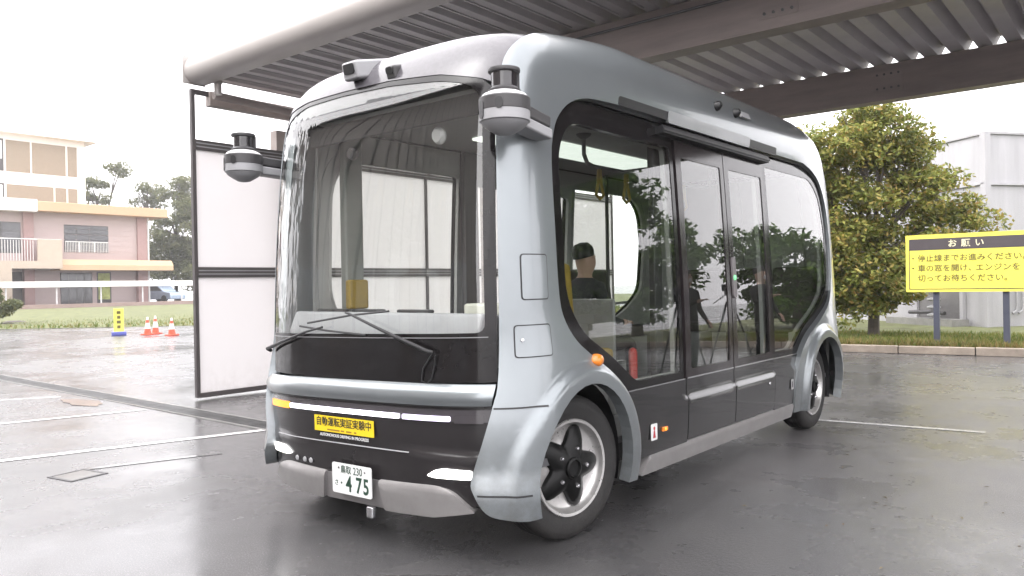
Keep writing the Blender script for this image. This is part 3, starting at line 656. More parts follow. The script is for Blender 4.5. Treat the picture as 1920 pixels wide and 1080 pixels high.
# ---- wipers
def sp(u, v, o): return on_shell(u, v, o)
w1 = tube('wiper', [sp(-.90, .985, .03), sp(-.86, 1.0, .05), sp(-.6, 1.06, .045), sp(-.36, 1.125, .04), sp(-.22, 1.155, .03)], [.011, .012, .009, .007, .006], TRIM, bus)
tube('wiper_blade', [sp(-.46, 1.155, .012)+Vector((0, 0, .0)), sp(-.2, 1.135, .012), sp(.12, 1.12, .012)], .006, TRIM, w1, 6)
w2 = tube('wiper', [sp(.60, 1.045, .03), sp(.57, 1.055, .05), sp(.3, 1.145, .045), sp(.02, 1.235, .04), sp(-.02, 1.24, .03)], [.011, .012, .009, .007, .006], TRIM, bus)
tube('wiper_blade', [sp(-.38, 1.175, .012), sp(0, 1.225, .012), sp(.30, 1.25, .012)], .006, TRIM, w2, 6)
tube('wiper_hose', [sp(.585, 1.03, .02), sp(.53, .96, .012), sp(.52, .90, .01), sp(.55, .885, .01), sp(.58, .91, .01), sp(.6, .98, .012), sp(.61, 1.03, .02)], .004, TRIM, w2, 6)
# ------------------------------------------------------------------ ground
def asphalt():
    m, t, b, o = nodes_of('wet_asphalt'); Lk = t.links.new
    big = noise(t, .22, 5, .6); mid = noise(t, 1.3, 5, .65); fine = noise(t, 130, 3, .7); grit = noise(t, 45, 4, .7)
    col = ramp(t, mid.outputs[0], [(.3, (.035, .034, .036)), (.5, (.047, .0455, .047)), (.72, (.062, .0595, .060))])
    g2 = ramp(t, fine.outputs[0], [(.35, .55), (.58, 1.0), (.70, 3.6)])
    mu = t.nodes.new('ShaderNodeMix'); mu.data_type = 'RGBA'; mu.blend_type = 'MULTIPLY'; mu.inputs[0].default_value = 1
    Lk(col.outputs[0], mu.inputs[6]); Lk(g2.outputs[0], mu.inputs[7]); b.inputs['Roughness'].default_value = .75
    # water film: pools where the surface dips, thinner on the crests; drier under the roof
    sx = t.nodes.new('ShaderNodeSeparateXYZ'); tc = t.nodes.new('ShaderNodeTexCoord'); Lk(tc.outputs['Object'], sx.inputs[0])
    def mr(src, a, b_, c, d):
        n = t.nodes.new('ShaderNodeMapRange'); n.inputs[1].default_value = a; n.inputs[2].default_value = b_; n.inputs[3].default_value = c; n.inputs[4].default_value = d
        n.interpolation_type = 'SMOOTHSTEP'; Lk(src, n.inputs[0]); return n.outputs[0]
    def mth(op, a, c):
        n = t.nodes.new('ShaderNodeMath'); n.operation = op
        for i, q in enumerate((a, c)):
            if isinstance(q, (int, float)): n.inputs[i].default_value = q
            else: Lk(q, n.inputs[i])
        return n.outputs[0]
    roofed = mth('MULTIPLY', mth('MULTIPLY', mr(sx.outputs[1], 1.6, 3.2, 0, 1), mr(sx.outputs[1], 8.6, 7.0, 0, 1)), mth('MULTIPLY', mr(sx.outputs[0], -6.5, -4.8, 0, 1), mr(sx.outputs[0], 7.5, 6.0, 0, 1)))
    wet = mth('SUBTRACT', 1., mth('MULTIPLY', roofed, .22))
    dry = t.nodes.new('ShaderNodeMix'); dry.data_type = 'RGBA'; dry.blend_type = 'MULTIPLY'; dry.inputs[7].default_value = (2.0, 1.95, 1.95, 1)   # drying asphalt is paler
    Lk(roofed, dry.inputs[0]); Lk(mu.outputs[2], dry.inputs[6]); Lk(dry.outputs[2], b.inputs['Base Color'])
    pool = ramp(t, big.outputs[0], [(.44, 0.), (.56, 1.)]).outputs[0]
    rg = ramp(t, mid.outputs[0], [(.3, .20), (.7, .40)]).outputs[0]
    crough = mth('SUBTRACT', mth('ADD', rg, mth('MULTIPLY', roofed, .06)), mth('MULTIPLY', pool, .09))
    b.inputs['Coat IOR'].default_value = 1.43
    Lk(wet, b.inputs['Coat Weight']); Lk(crough, b.inputs['Coat Roughness'])
    bp = t.nodes.new('ShaderNodeBump'); bp.inputs['Strength'].default_value = .55; bp.inputs['Distance'].default_value = .006; Lk(grit.outputs[0], bp.inputs['Height']); Lk(bp.outputs[0], b.inputs['Normal'])
    bp2 = t.nodes.new('ShaderNodeBump'); bp2.inputs['Strength'].default_value = .30; bp2.inputs['Distance'].default_value = .006
    Lk(mth('MULTIPLY', grit.outputs[0], mth('SUBTRACT', 1.15, pool)), bp2.inputs['Height']); Lk(bp2.outputs[0], b.inputs['Coat Normal'])
    return m
ASPH = asphalt()
def sheet(name, x0, x1, y0, y1, z, mat, kind='structure', parent=None):
    o = MB().add([(x0, y0, z), (x1, y0, z), (x1, y1, z), (x0, y1, z)], [(0, 1, 2, 3)]).build(name, mat, parent, smooth=0)
    if kind: o['kind'] = kind
    return o
sheet('ground', -260, 200, -160, 260, 0, ASPH)
LINEW = M('worn_white_paint', (.60, .59, .585), rough=.5, coat=.15, var=.5, vs=22, bump=.2, bs=120)
def line(pts, wd, name='parking_line', z=.004):
    (ax, ay), (bx, by) = pts; d = Vector((bx-ax, by-ay)); n = Vector((-d.y, d.x)).normalized()*wd/2
    o = MB().add([(ax-n.x, ay-n.y, z), (bx-n.x, by-n.y, z), (bx+n.x, by+n.y, z), (ax+n.x, ay+n.y, z)], [(0, 1, 2, 3)]).build(name, LINEW, None, smooth=0)
    o['kind'] = 'structure'; return o
line(((-4.6, -2.6), (-3.33, 1.56)), .10); line(((-6.6, -1.9), (-5.66, 1.50)), .09); line(((-8.9, -.6), (-7.75, 1.35)), .08)
line(((.2, 4.93), (2.21, 5.19)), .07); line(((-13, .2), (-12.1, 1.4)), .08)
WORN = M('faint_worn_paint', (.11, .108, .108), rough=.5, coat=.6, var=.5, vs=14)
o = line(((-3.05, -.2), (-2.70, .75)), .06); o.data.materials[0] = WORN
# ---- drain channel, inspection cover
GALV = M('galvanised_grating', (.20, .20, .20), rough=.45, metal=.7, var=.25, vs=6)
CONC = M('wet_concrete', (.24, .235, .225), rough=.5, coat=.35, var=.2, vs=4, bump=.2)
dr = empty('drain_channel', (0, 1.70, 0), label='long steel grating drain crossing the wet lot beyond the parking lines', cat='drain')
mb = MB()
for y in (-.135, .135): mb.box((-7.5, y, .004), (13.2, .022, .012))
mb.build('channel_edge', CONC, dr)
box('channel_bed', (-7.5, 0, .0015), (13.2, .25, .003), TRIM, dr)
mb = MB()
for i in range(440): mb.box((-14.05+i*.03, 0, .006), (.011, .245, .008))
for y in (-.06, .06): mb.box((-7.5, y, .005), (13.2, .012, .007))
g = mb.build('grating_bars', GALV, dr, smooth=0); g['kind'] = 'stuff'
ic = empty('inspection_cover', (-2.89, -.31, -.006), R(10), label='square metal inspection cover set flush in the wet asphalt', cat='manhole cover')
mb = MB()
for (x, y, a, b_) in ((-.20, 0, .03, .40), (.20, 0, .03, .40), (0, -.185, .37, .03), (0, .185, .37, .03)): mb.box((x, y, .004), (a, b_, .014))
mb.build('cover_rim', DARKG, ic, .002); box('cover_plate', (0, 0, .003), (.35, .33, .014), M('wet_cast_cover', (.07, .068, .066), rough=.35, coat=.4, var=.3, vs=12), ic, .003); ic.scale = (.72, .72, 1)
# ---- puddle stains
RUSTP = M('rusty_patch', (.20, .15, .12), rough=.3, coat=.8, var=.3, vs=5)
def blob(name, cx, cy, rx, ry, mat, z=.0055, n=40, seed=1, label=None):
    r_ = random.Random(seed); ph = [r_.uniform(0, 6.3) for _ in range(6)]
    p = [(cx+rx*(1+.16*math.sin(2*a+ph[0])+.10*math.sin(5*a+ph[1])+.06*math.sin(9*a+ph[2]))*math.cos(a), cy+ry*(1+.14*math.sin(3*a+ph[3])+.08*math.sin(7*a+ph[4]))*math.sin(a), z) for a in [2*math.pi*i/n for i in range(n)]]
    o = MB().add(p, [tuple(range(n))]).build(name, mat, None, smooth=0); o['kind'] = 'structure'; return o
blob('ground_patch', -6.95, 1.30, .42, .16, RUSTP, seed=3)
# ------------------------------------------------------------------ canopy
BEIGE = M('beige_aluminium', (.46, .43, .41), rough=.38, metal=.1, var=.05, vs=1.5)
DECK = M('galvanised_deck', (.70, .675, .675), rough=.5, metal=.05, var=.10, vs=1.2, rvar=.08)
BEAM = M('brown_painted_steel', (.43, .37, .345), rough=.5, var=.18, vs=3, bump=.05, stretch=(.3, 1, 2))
FRAMEG = M('brown_frame', (.085, .075, .075), rough=.45, var=.12)
cp = empty('carport_canopy', (-5.9, 2.2, 0), label='large carport canopy with folded steel deck, brown beams and rounded beige gutter', cat='canopy')
cp.location = (0, 0, 0)
X0, X1, Y0, Y1 = -5.72, 8.0, 2.14, 7.76
prof = []; x = X0
while x < X1:
    prof += [(x, 4.005), (x+.15, 4.005), (x+.208, 4.125), (x+.222, 4.125)]; x += .28
n = len(prof); vs = [(px, y, z+dz) for dz in (0, .006) for y in (Y0, Y1) for px, z in prof]
fs = []
for l in range(2):
    for i in range(n-1):
        a = l*2*n+i; f = (a, a+1, a+n+1, a+n); fs.append(f if l else f[::-1])
MB().add(vs, fs).build('roof_deck', DECK, cp, smooth=0)
sheetcol = M('seam_steel', (.55, .54, .54), rough=.4, metal=.4)
for i in range(0, 50):
    box('deck_seam', (X0+.035+i*.28, (Y0+3.95)/2, 4.000), (.012, 3.95-Y0-.2, .010), sheetcol, cp)
# rounded gutter fascia along the front edge
gp = []
for i in range(13):
    a = R(-90-180*i/12); gp.append((2.16+.125*math.cos(a), 4.06+.158*math.sin(a)))
gp += [(2.30, 4.218), (2.30, 3.902)]
MB().prism(gp, -5.66, X1, Matrix(((0, 0, 1, 0), (1, 0, 0, 0), (0, 1, 0, 0), (0, 0, 0, 1)))).build('gutter_fascia', BEIGE, cp)
MB().prism([(p[0]+.0, p[1]) for p in [(2.02, 3.89), (2.315, 3.89), (2.315, 4.23), (2.02, 4.23)]], -5.675, -5.661, Matrix(((0, 0, 1, 0), (1, 0, 0, 0), (0, 1, 0, 0), (0, 0, 0, 1)))).build('gutter_end_cap', BEIGE, cp, .03)
MB().lathe([(.045, 0), (.045, .14), (.055, .14), (.055, .17)], Matrix.Translation((-5.42, 2.34, 3.76)), 18).build('gutter_outlet', BEIGE, cp)
def ibeam(y, z0, z1, x0, x1, w_=.20):
    mb = MB(); yc = y+w_/2; xm = (x0+x1)/2; ln = x1-x0
    mb.box((xm, yc, z0+.008), (ln, w_, .016)); mb.box((xm, yc, z1-.008), (ln, w_, .016)); mb.box((xm, yc-.02, (z0+z1)/2), (ln, .012, z1-z0-.032))
    return mb
def cbeam(y, z0, z1): return MB().box(((X0+X1)/2, y+.09, (z0+z1)/2), (X1-X0-.1, .18, z1-z0))
for y in (3.94, 7.53):
    b_ = cbeam(y, 3.565, 3.985).build('beam', BEAM, cp, .006)
    box('beam_flange', ((X0+X1)/2, y+.09, 3.555), (X1-X0-.1, .215, .018), BEAM, b_, .003)
box('edge_beam', (-5.86, 4.95, 3.80), (.12, 5.0, .18), BEAM, cp, .006)
tube('rain_pipe', [(-5.62, 2.40, 3.80), (-5.62, 4.4, 3.74), (-5.62, 7.6, 3.70)], .05, BEAM, cp, 14)
for (x, y) in ((-5.98, 3.55), (-5.74, 7.62), (7.6, 4.03), (7.6, 7.62)): box('post', (x, y, 1.78), (.16, .16, 3.56), BEAM, cp, .01)
for y in (3.94, 7.53):
    for x in (-2.2, .9, 2.6):
        spl = box('splice_plate', (x, y-.006, 3.775), (.34, .012, .26), BEAM, cp, .002)
        for dx in (-.12, -.04, .04, .12):
            for dz in (-.085, .085): MB().lathe([(.014, 0), (.014, .012), (.006, .016), (.001, .016)], axis_m((x+dx, y-.012, 3.775+dz), (0, -1, 0)), 6).build('splice_bolt', GALV, spl)
tube('cable_conduit', [(X0+.2, 3.925, 3.90), (X1-.2, 3.925, 3.90)], .013, GALV, cp, 8)
lp = box('strip_lamp', (2.9, 5.3, 3.98), (.10, 1.2, .05), MIDG, cp, .01)
# ------------------------------------------------------------------ screen wall beside the canopy
def translu(name, col):
    m, t, b, o = nodes_of(name); Lk = t.links.new
    b.inputs['Base Color'].default_value = (*col, 1); b.inputs['Roughness'].default_value = .25
    n = noise(t, 2.2, 5, .6); r_ = ramp(t, n.outputs[0], [(.3, tuple(c*.93 for c in col)), (.7, col)])
    tc = t.nodes.new('ShaderNodeTexCoord'); sx = t.nodes.new('ShaderNodeSeparateXYZ'); Lk(tc.outputs['Object'], sx.inputs[0])
    mr = t.nodes.new('ShaderNodeMapRange'); mr.inputs[1].default_value = .55; mr.inputs[2].default_value = .05; Lk(sx.outputs[2], mr.inputs[0])
    nd = noise(t, 9, 8, .75); rd = ramp(t, nd.outputs[0], [(.42, 0.), (.68, .8)]); mm = t.nodes.new('ShaderNodeMath'); mm.operation = 'MULTIPLY'; Lk(mr.outputs[0], mm.inputs[0]); Lk(rd.outputs[0], mm.inputs[1])
    mc = t.nodes.new('ShaderNodeMix'); mc.data_type = 'RGBA'; mc.inputs[7].default_value = (.30, .26, .22, 1); Lk(mm.outputs[0], mc.inputs[0]); Lk(r_.outputs[0], mc.inputs[6]); Lk(mc.outputs[2], b.inputs['Base Color'])
    tl = t.nodes.new('ShaderNodeBsdfTranslucent'); tl.inputs[0].default_value = (.88, .865, .865, 1)
    ms = t.nodes.new('ShaderNodeMixShader'); ms.inputs[0].default_value = .72; Lk(b.outputs[0], ms.inputs[1]); Lk(tl.outputs[0], ms.inputs[2]); Lk(ms.outputs[0], o.inputs[0]); return m
PANEL = translu('frosted_panel', (.78, .76, .76))
sw = empty('screen_wall', (-5.86, 2.24, 0), label='tall brown-framed screen wall of frosted white panels left of the bus', cat='screen wall')
YS = [0, 4.0, 8.0, 9.70]
for i, y in enumerate(YS): box('mullion', (0, y, 1.96), (.06, .05, 3.86), FRAMEG, sw, .006)
for z, h in ((.055, .06), (1.60, .13), (3.20, .13), (3.86, .06)):
    r_ = box('rail', (0, YS[-1]/2, z), (.052, YS[-1]-.05, h), FRAMEG, sw, .004)
    if h > .1:
        for dz in (-.022, .022): box('rail_groove', (.0275, YS[-1]/2, z+dz), (.006, YS[-1]-.06, .014), MIDG, r_)
for i in range(len(YS)-1):
    if i % 2 == 1: pass
    for z0, z1 in ((.085, 1.535), (1.665, 3.135)):
        box('panel', (0, (YS[i]+YS[i+1])/2, (z0+z1)/2), (.012, YS[i+1]-YS[i]-.05, z1-z0), PANEL, sw)
# ------------------------------------------------------------------ right side: kerb, verge, sign, tree, workshop
KERB = M('weathered_kerb', (.27, .225, .185), rough=.6, var=.3, vs=3, bump=.3, bs=25)
GRASS = M('grass_soil', (.11, .12, .045), rough=.85, var=.4, vs=2.5, bump=.4, bs=18)
GB1 = leafmat('grass_blades', [(.07, .12, .02), (.12, .17, .035), (.20, .20, .06), (.26, .21, .09)])
GB2 = leafmat('dry_grass_blades', [(.16, .15, .05), (.24, .17, .07), (.11, .14, .035), (.30, .21, .10)])
def grass(name, label, x0, x1, y0, y1, z, n, h, mat, wd=.012, zf=None):
    p = np.stack([RNG.uniform(x0, x1, n), RNG.uniform(y0, y1, n), np.zeros(n)], 1); p[:, 2] = z if zf is None else zf(p[:, 0])
    a = RNG.uniform(0, 6.28, n); hh = h*RNG.uniform(.4, 1.2, n); ln = RNG.uniform(-.6, .6, (n, 2))*hh[:, None]
    sd = np.stack([np.cos(a), np.sin(a), 0*a], 1)*wd
    top = p.copy(); top[:, :2] += ln; top[:, 2] += hh
    V = np.stack([p-sd, p+sd, top], 1).reshape(-1, 3)
    me = bpy.data.meshes.new(name); me.vertices.add(3*n); me.vertices.foreach_set('co', V.ravel()); me.loops.add(3*n); me.loops.foreach_set('vertex_index', np.arange(3*n)); me.polygons.add(n); me.polygons.foreach_set('loop_start', np.arange(0, 3*n, 3)); me.update(calc_edges=True); me.validate(); me.materials.append(mat)
    o = bpy.data.objects.new(name, me); COL.objects.link(o); return tag(o, label, 'grass', kind='stuff')
ks = empty('kerb', (0, 12.55, 0), R(8), label='brown weathered kerb stones along the right verge', cat='kerb')
for i in range(14): box('kerb_stone', (-5.6+i*1.2, .08+random.uniform(-.008, .008), .07), (1.185, .16, .14+random.uniform(-.006, .006)), KERB, ks, .012)
vg = MB().add([(-9, 11.45, .12), (12, 14.40, .12), (12, 30, .16), (-9, 30, .16)], [(0, 1, 2, 3)]).build('verge', GRASS, None, smooth=0); vg['kind'] = 'structure'
def vgrass(nm, lb, n, h, mat, d0, d1):
    o = grass(nm, lb, -7, 7, d0, d1, .125, n, h, mat); o.rotation_euler = (0, 0, R(8)); o.location = (0, 12.55, 0); return o
vgrass('verge_grass', 'short green grass on the verge under the yellow sign', 26000, .11, GB1, .2, 3.6)
vgrass('verge_edge_grass', 'dry straw-coloured grass spilling over the kerb stones', 6000, .13, GB2, .14, .55)
# sign
SIGY = M('sign_yellow', (.78, .70, .10), rough=.4, var=.04, coat=.2); SIGK = M('sign_dark_band', (.065, .055, .06), rough=.4, var=.1); SIGT = M('sign_ink', (.13, .11, .03), rough=.5, var=.2); SIGW = M('sign_pale_ink', (.75, .70, .48), rough=.5)
NAVY = M('navy_post', (.055, .06, .085), rough=.4, var=.1)
sg = empty('notice_board', (.775, 13.3, .12), label='yellow notice board with dark header and Japanese text on two navy posts', cat='sign')
bd = MB().prism(rrect(1.98, 1.06, .02), 0, .03, at(0, 0, 1.51)).build('board', SIGY, sg)
MB().prism(rrect(1.86, .21, .015), .031, .034, at(0, 0, 1.86)).build('header_band', SIGK, bd)
fr_ = MB()
for (x, z, a, b_) in ((-.93, 1.40, .012, .74), (.93, 1.40, .012, .74), (0, 1.035, 1.87, .012)): fr_.box((x, -.0325, z), (a, .005, b_))
fr_.build('border_line', SIGK, bd)
text('header_lettering', 'お 願 い', .15, SIGW, bd, at(0, -.036, 1.855), .012, 1.15, .001)
for i, s_ in enumerate(('停止線までお進みください。', '車の窓を開け、', '切ってお待ちください。')):
    text('notice_lettering', s_, .137, SIGT, bd, at(-.79, -.034, 1.595-i*.185), .012, 1.0, .001, 'LEFT')
    if i == 1: text('notice_lettering', 'エンジンを', .137, SIGT, bd, at(.145, -.034, 1.595-i*.185), .012, 1.0, .001, 'LEFT')
    if i < 2: text('bullet', '・', .137, SIGT, bd, at(-.865, -.034, 1.595-i*.185), .012, 1.0, .001)
for x in (-.50, .60): box('post', (x, .055, .75), (.10, .08, 1.5), NAVY, sg, .008)
# ------------------------------------------------------------------ trees
BARK = M('bark', (.10, .085, .07), rough=.85, var=.3, vs=6, bump=.5, bs=20)
def leaves_mesh(name, cl, nper, size, mat, parent, flat=.35):
    C_ = np.array([c[:3] for c in cl]); Rr = np.array([c[3] for c in cl]); n = len(cl)*nper
    d = RNG.normal(size=(n, 3)); d /= np.linalg.norm(d, axis=1, keepdims=True)
    rad = RNG.uniform(.35, 1.05, n)**.6
    P = np.repeat(C_, nper, 0)+d*(np.repeat(Rr, nper)*rad)[:, None]*np.array([1, 1, .62])
    nr = RNG.normal(size=(n, 3))+np.array([0, 0, 1.0])+d*.5; nr /= np.linalg.norm(nr, axis=1, keepdims=True)
    a = np.cross(nr, RNG.normal(size=(n, 3))); a /= np.linalg.norm(a, axis=1, keepdims=True); b = np.cross(nr, a)
    s = size*RNG.uniform(.6, 1.3, n)[:, None]
    V = np.stack([P-a*s, P+b*s*flat, P+a*s, P-b*s*flat], 1).reshape(-1, 3)
    me = bpy.data.meshes.new(name); me.vertices.add(4*n); me.vertices.foreach_set('co', V.ravel()); me.loops.add(4*n); me.loops.foreach_set('vertex_index', np.arange(4*n)); me.polygons.add(n); me.polygons.foreach_set('loop_start', np.arange(0, 4*n, 4)); me.update(calc_edges=True); me.validate(); me.materials.append(mat)
    o = bpy.data.objects.new(name, me); COL.objects.link(o); o.parent = parent; return o
def tree(name, label, loc, lobes, nclump, nper, leaf, mat, cr=.45, trunk_r=.14, group=None, flat=.45, fork=.35):
    t = empty(name, loc, label=label, cat='tree', group=group)
    cl = []
    wts = np.array([l[3]*l[4]*l[5] for l in lobes])**.66; wts /= wts.sum()
    for (x, y, z, rx, ry, rz), wt in zip(lobes, wts):
        for _ in range(max(4, int(nclump*wt))):
            d = RNG.normal(size=3); d /= np.linalg.norm(d); q = RNG.uniform(.45, 1.0)
            cl.append((x+d[0]*rx*q, y+d[1]*ry*q, z+d[2]*rz*q, cr*RNG.uniform(.6, 1.25)))
    leaves_mesh('crown', cl, nper, leaf, mat, t, flat)
    top = max(l[2] for l in lobes); fz_ = top*fork
    mb = MB(); mb.tube([(0, 0, -.1), (.03, .02, fz_*.5), (0, 0, fz_)], [trunk_r*1.25, trunk_r, trunk_r*.85], 9)
    for (x, y, z, rx, ry, rz) in lobes:
        mid = Vector((x*.45, y*.45, (fz_+z)*.5)); mb.tube([(0, 0, fz_*.9), mid, (x, y, z)], [trunk_r*.7, trunk_r*.45, trunk_r*.2], 7)
        for _ in range(4):
            q = Vector((x+random.uniform(-.7, .7)*rx, y+random.uniform(-.7, .7)*ry, z+random.uniform(-.3, .7)*rz)); mb.tube([mid, (mid+q)/2+Vector((0, 0, .1)), q], [trunk_r*.35, trunk_r*.22, trunk_r*.08], 5)
    mb.build('trunk', BARK, t); return t
LEAFY = leafmat('evergreen_leaves', [(.10, .13, .03), (.17, .20, .045), (.25, .27, .065), (.33, .31, .09), (.30, .20, .06)])
LEAFD = leafmat('dark_green_leaves', [(.05, .10, .02), (.08, .15, .03), (.13, .20, .045)])
PINEL = leafmat('pine_needles', [(.09, .11, .05), (.13, .145, .065), (.18, .175, .08)])
# the tree behind the bus, right of frame centre
RX, RY = .7705, .637        # unit vector across the view
def lb(r_, z, a, b_, c, d=0.): return (r_*RX-d*RY, r_*RY+d*RX, z, a, b_, c)
tree('broadleaf_tree', 'spreading yellow-green broadleaf tree between the bus and the pale workshop', (-1.25, 14.95, .12),
     [lb(-.6, 3.9, 1.1, 1.1, .8), lb(.3, 4.2, .9, .9, .7), lb(-1.5, 3.7, .9, .9, .8), lb(1.0, 3.15, .75, .9, .5), lb(1.65, 2.4, .8, .8, .5), lb(.9, 4.0, .5, .6, .3), lb(-.2, 4.75, .6, .7, .25), lb(-.5, 2.6, 1.2, 1.0, .8), lb(.6, 2.0, .9, .8, .55), lb(-.8, 1.3, .6, .6, .5), lb(-1.7, 2.2, .8, .8, .8), lb(.45, 1.45, .45, .5, .35), lb(-.15, .95, .6, .5, .45, -.4), lb(-.55, .75, .6, .6, .45), lb(-1.0, 1.3, .6, .6, .5, -.3), lb(-1.0, 2.1, .7, .7, .6, -.3), lb(.1, .9, .45, .5, .35, -.5), lb(-.3, 1.5, .8, .7, .5, -.5)],
     430, 150, .060, LEAFY, .36, .10)
tree('broadleaf_tree', 'dark green tree behind the bus, mostly hidden, showing past its rear corner', (-3.6, 16.9, .12), [(0, 0, 3.2, 1.4, 1.3, 1.1), (-.4, .3, 2.0, 1.2, 1.2, .9)], 60, 170, .075, LEAFY, .4, .13)
# trees beyond the right edge of the picture, mirrored in the bus glass; tallest two added to darken it
for (x, y, h, lab) in ((6.2, 19.0, 3.5, 'bushy green tree mirrored in the rear side window of the bus'), (10.5, 17.5, 5.0, 'tall green tree mirrored in the door glass of the bus'), (9.2, 12.3, 7.0, 'left of two tall dense trees added out of view to darken the front quarter glass'), (12.2, 12.6, 7.4, 'right of two tall dense trees added out of view to darken the front quarter glass')):
    tree('broadleaf_tree', lab, (x, y, .1), [(0, 0, h*.62, 1.9, 1.9, h*.24), (.7, -.5, h*.8, 1.2, 1.2, h*.16), (-.9, .4, h*.5, 1.4, 1.4, h*.2), (.3, .9, h*.4, 1.5, 1.5, h*.18), (0, 0, h*.25, 1.7, 1.7, h*.14)], 80 if h < 6 else 200, 130, .11, LEAFD, .5, .16)
# ------------------------------------------------------------------ pale workshop on the right
PANELW = M('pale_wall_panel', (.37, .365, .38), rough=.5, var=.12, vs=2.5, stretch=(1, 1, .12)); SEAM = M('panel_joint', (.33, .325, .335), rough=.6)
ws = empty('workshop_building', (.28, 19.05, .1), label='pale grey panel-clad workshop with low flat roof behind the notice board', cat='building')
ang = math.atan2(1.9, -2.55); Lm = Matrix.Rotation(ang-math.pi, 4, 'Z')
def lw(c, d, nm, mt, par): return MB().box(c, d, M4=Lm).build(nm, mt, par)
lwal = lw((-4.2, 3.0, 2.36), (8.4, 6.0, 4.70), 'walls', PANELW, ws)
for i in range(1, 5): lw((-i*1.8, -.003, 2.36), (.010, .010, 4.68), 'wall_joint', SEAM, lwal)
for i in range(1, 4): lw((.003, i*1.5, 2.36), (.010, .010, 4.68), 'wall_joint', SEAM, lwal)
lw((-4.1, -.03, 3.52), (8.2, .06, .05), 'wall_trim', PANELW, lwal); lw((.03, 3.0, 3.50), (.06, 5.8, .05), 'wall_trim', PANELW, lwal)
lw((-4.2, 3.0, 4.74), (8.5, 6.1, .06), 'roof_edge', SEAM, lwal)
lw((-.02, .02, 2.36), (.16, .16, 4.74), 'corner_post', PANELW, ws)
op = lw((-1.45, -.01, .75), (1.5, .05, 1.30), 'recess_shade_panel', M('recess_shade_grey', (.16, .155, .155), rough=.7), ws)  # flat panel in place of an opening, its shade put into the grey
lw((-1.45, -.04, 1.30), (1.40, .03, .26), 'recess_band', M('terracotta_band', (.42, .22, .16), rough=.6), op)
for x in (-2.22, -.68): lw((x, -.06, .75), (.10, .10, 1.45), 'recess_post', PANELW, op)
lw((-1.6, -.35, .10), (2.3, .5, .22), 'recess_plinth', CONC, ws)
pv = MB()
for i in range(4): pv.lathe([(.05, .2+i*.2), (.16, .24+i*.2), (.16, .27+i*.2), (.05, .31+i*.2)], Lm @ Matrix.Translation((-1.25, -.40, .05)), 14)
pv.build('valve_stack', MIDG, op); tube('valve_pipe', [Lm @ Vector(p) for p in ((-2.1, -.4, .35), (-1.25, -.4, .38), (-.9, -.4, .35))], .05, DARKG, op)
for y in (.82, 1.0): tube('conduit', [Lm @ Vector(p) for p in ((.06, y, 1.4), (.06, y, .55), (.06, y-.03, .42), (.06, y-.14, .36))], .025, MIDG, lwal)
lw((.05, .85, 1.30), (.04, 1.1, .06), 'conduit_bracket', MIDG, lwal)
tube('roof_mast', [(-2.4, 5.5, 4.6), (-2.4, 5.5, 6.3)], .03, MIDG, ws)
# ------------------------------------------------------------------ left: lawn, low wall, school-like buildings
lawn = MB().add([(-50, -9.8, .01), (-17.5, 19.1, .01), (-28, 60, .3), (-53, 60, .32), (-53, 10, .32), (-58, -9.8, .3)], [(0, 1, 2, 3, 4, 5)]).build('lawn', GRASS, None, smooth=0); lawn['kind'] = 'structure'
lg = grass('lawn_grass', 'rough green lawn between the car park and the pink building', 0, 34, 0, 20, .02, 30000, .16, GB1, .03, None); lg.location = (-36.5, 2.2, 0); lg.rotation_euler = (0, 0, math.atan2(.664, .747))
PINK = M('pink_render', (.40, .32, .31), rough=.7, var=.05, vs=.5); PINKD = M('dusky_pink_column', (.31, .20, .19), rough=.7, var=.06); OCH = M('ochre_fascia', (.50, .34, .21), rough=.6, var=.06, vs=.6); WHB = M('white_render', (.78, .76, .73), rough=.7, var=.03); TANB = M('tan_brick', (.26, .21, .155), rough=.75, var=.10, vs=7, bump=.2, bs=9); BEIG = M('beige_render', (.42, .35, .28), rough=.7, var=.05)
DGL = M('dark_window_glass', (.05, .05, .055), rough=.12, coat=.6, var=.3, vs=.8); FRB = M('dark_window_frame', (.06, .055, .055), rough=.5); RAILW = M('white_railing', (.62, .61, .60), rough=.4)
wl = box('boundary_wall', (-53.2, 24, .33), (.25, 40, .5), M('brown_block_wall', (.30, .22, .20), rough=.75, var=.12, vs=1), None); tag(wl, 'low brown wall along the far edge of the lawn', 'wall')
bw = empty('annex_building', (-61.3, 19.04, .35), R(90), label='two-storey pink annex with ochre fascias and balcony rail, left background', cat='building')
# local x = along the facade to the right, local -y towards the viewer (rotated 90 deg)
def fb(nm, a0, a1, z0, z1, d0, d1, mt, par, bev=0): return box(nm, ((a0+a1)/2, (d0+d1)/2, (z0+z1)/2), (a1-a0, d1-d0, z1-z0), mt, par, bev)
fb('upper_wall', -6, 8.55, 3.0, 7.15, 0.001, 9, PINK, bw)
for z in np.arange(3.4, 7.1, .42): fb('wall_course', .2, 7.8, z, z+.025, -.012, .0, PINKD if False else M('course_joint', (.42, .32, .31), rough=.8), bw)
fb('ground_wall', -6, 8.5, 0, 3.0, .30, 9, PINK, bw)
fb('column', 7.83, 8.62, 0, 7.14, -.18, .6, PINKD, bw); fb('column', -.55, .14, 0, 7.14, -.18, .6, PINKD, bw)
fb('roof_fascia', .13, 10.0, 7.12, 7.85, -1.0, 10, OCH, bw, .04); fb('roof_fascia_white', -7, .13, 7.05, 7.95, -1.03, 10, WHB, bw)
aw = MB().prism([(-1.5, 2.70), (-1.5, 3.10), (-1.2, 3.52), (.3, 3.52), (.3, 2.70)], 1.4, 10.15, Matrix(((0, 0, 1, 0), (1, 0, 0, 0), (0, 1, 0, 0), (0, 0, 0, 1)))).build('awning_slab', OCH, bw)
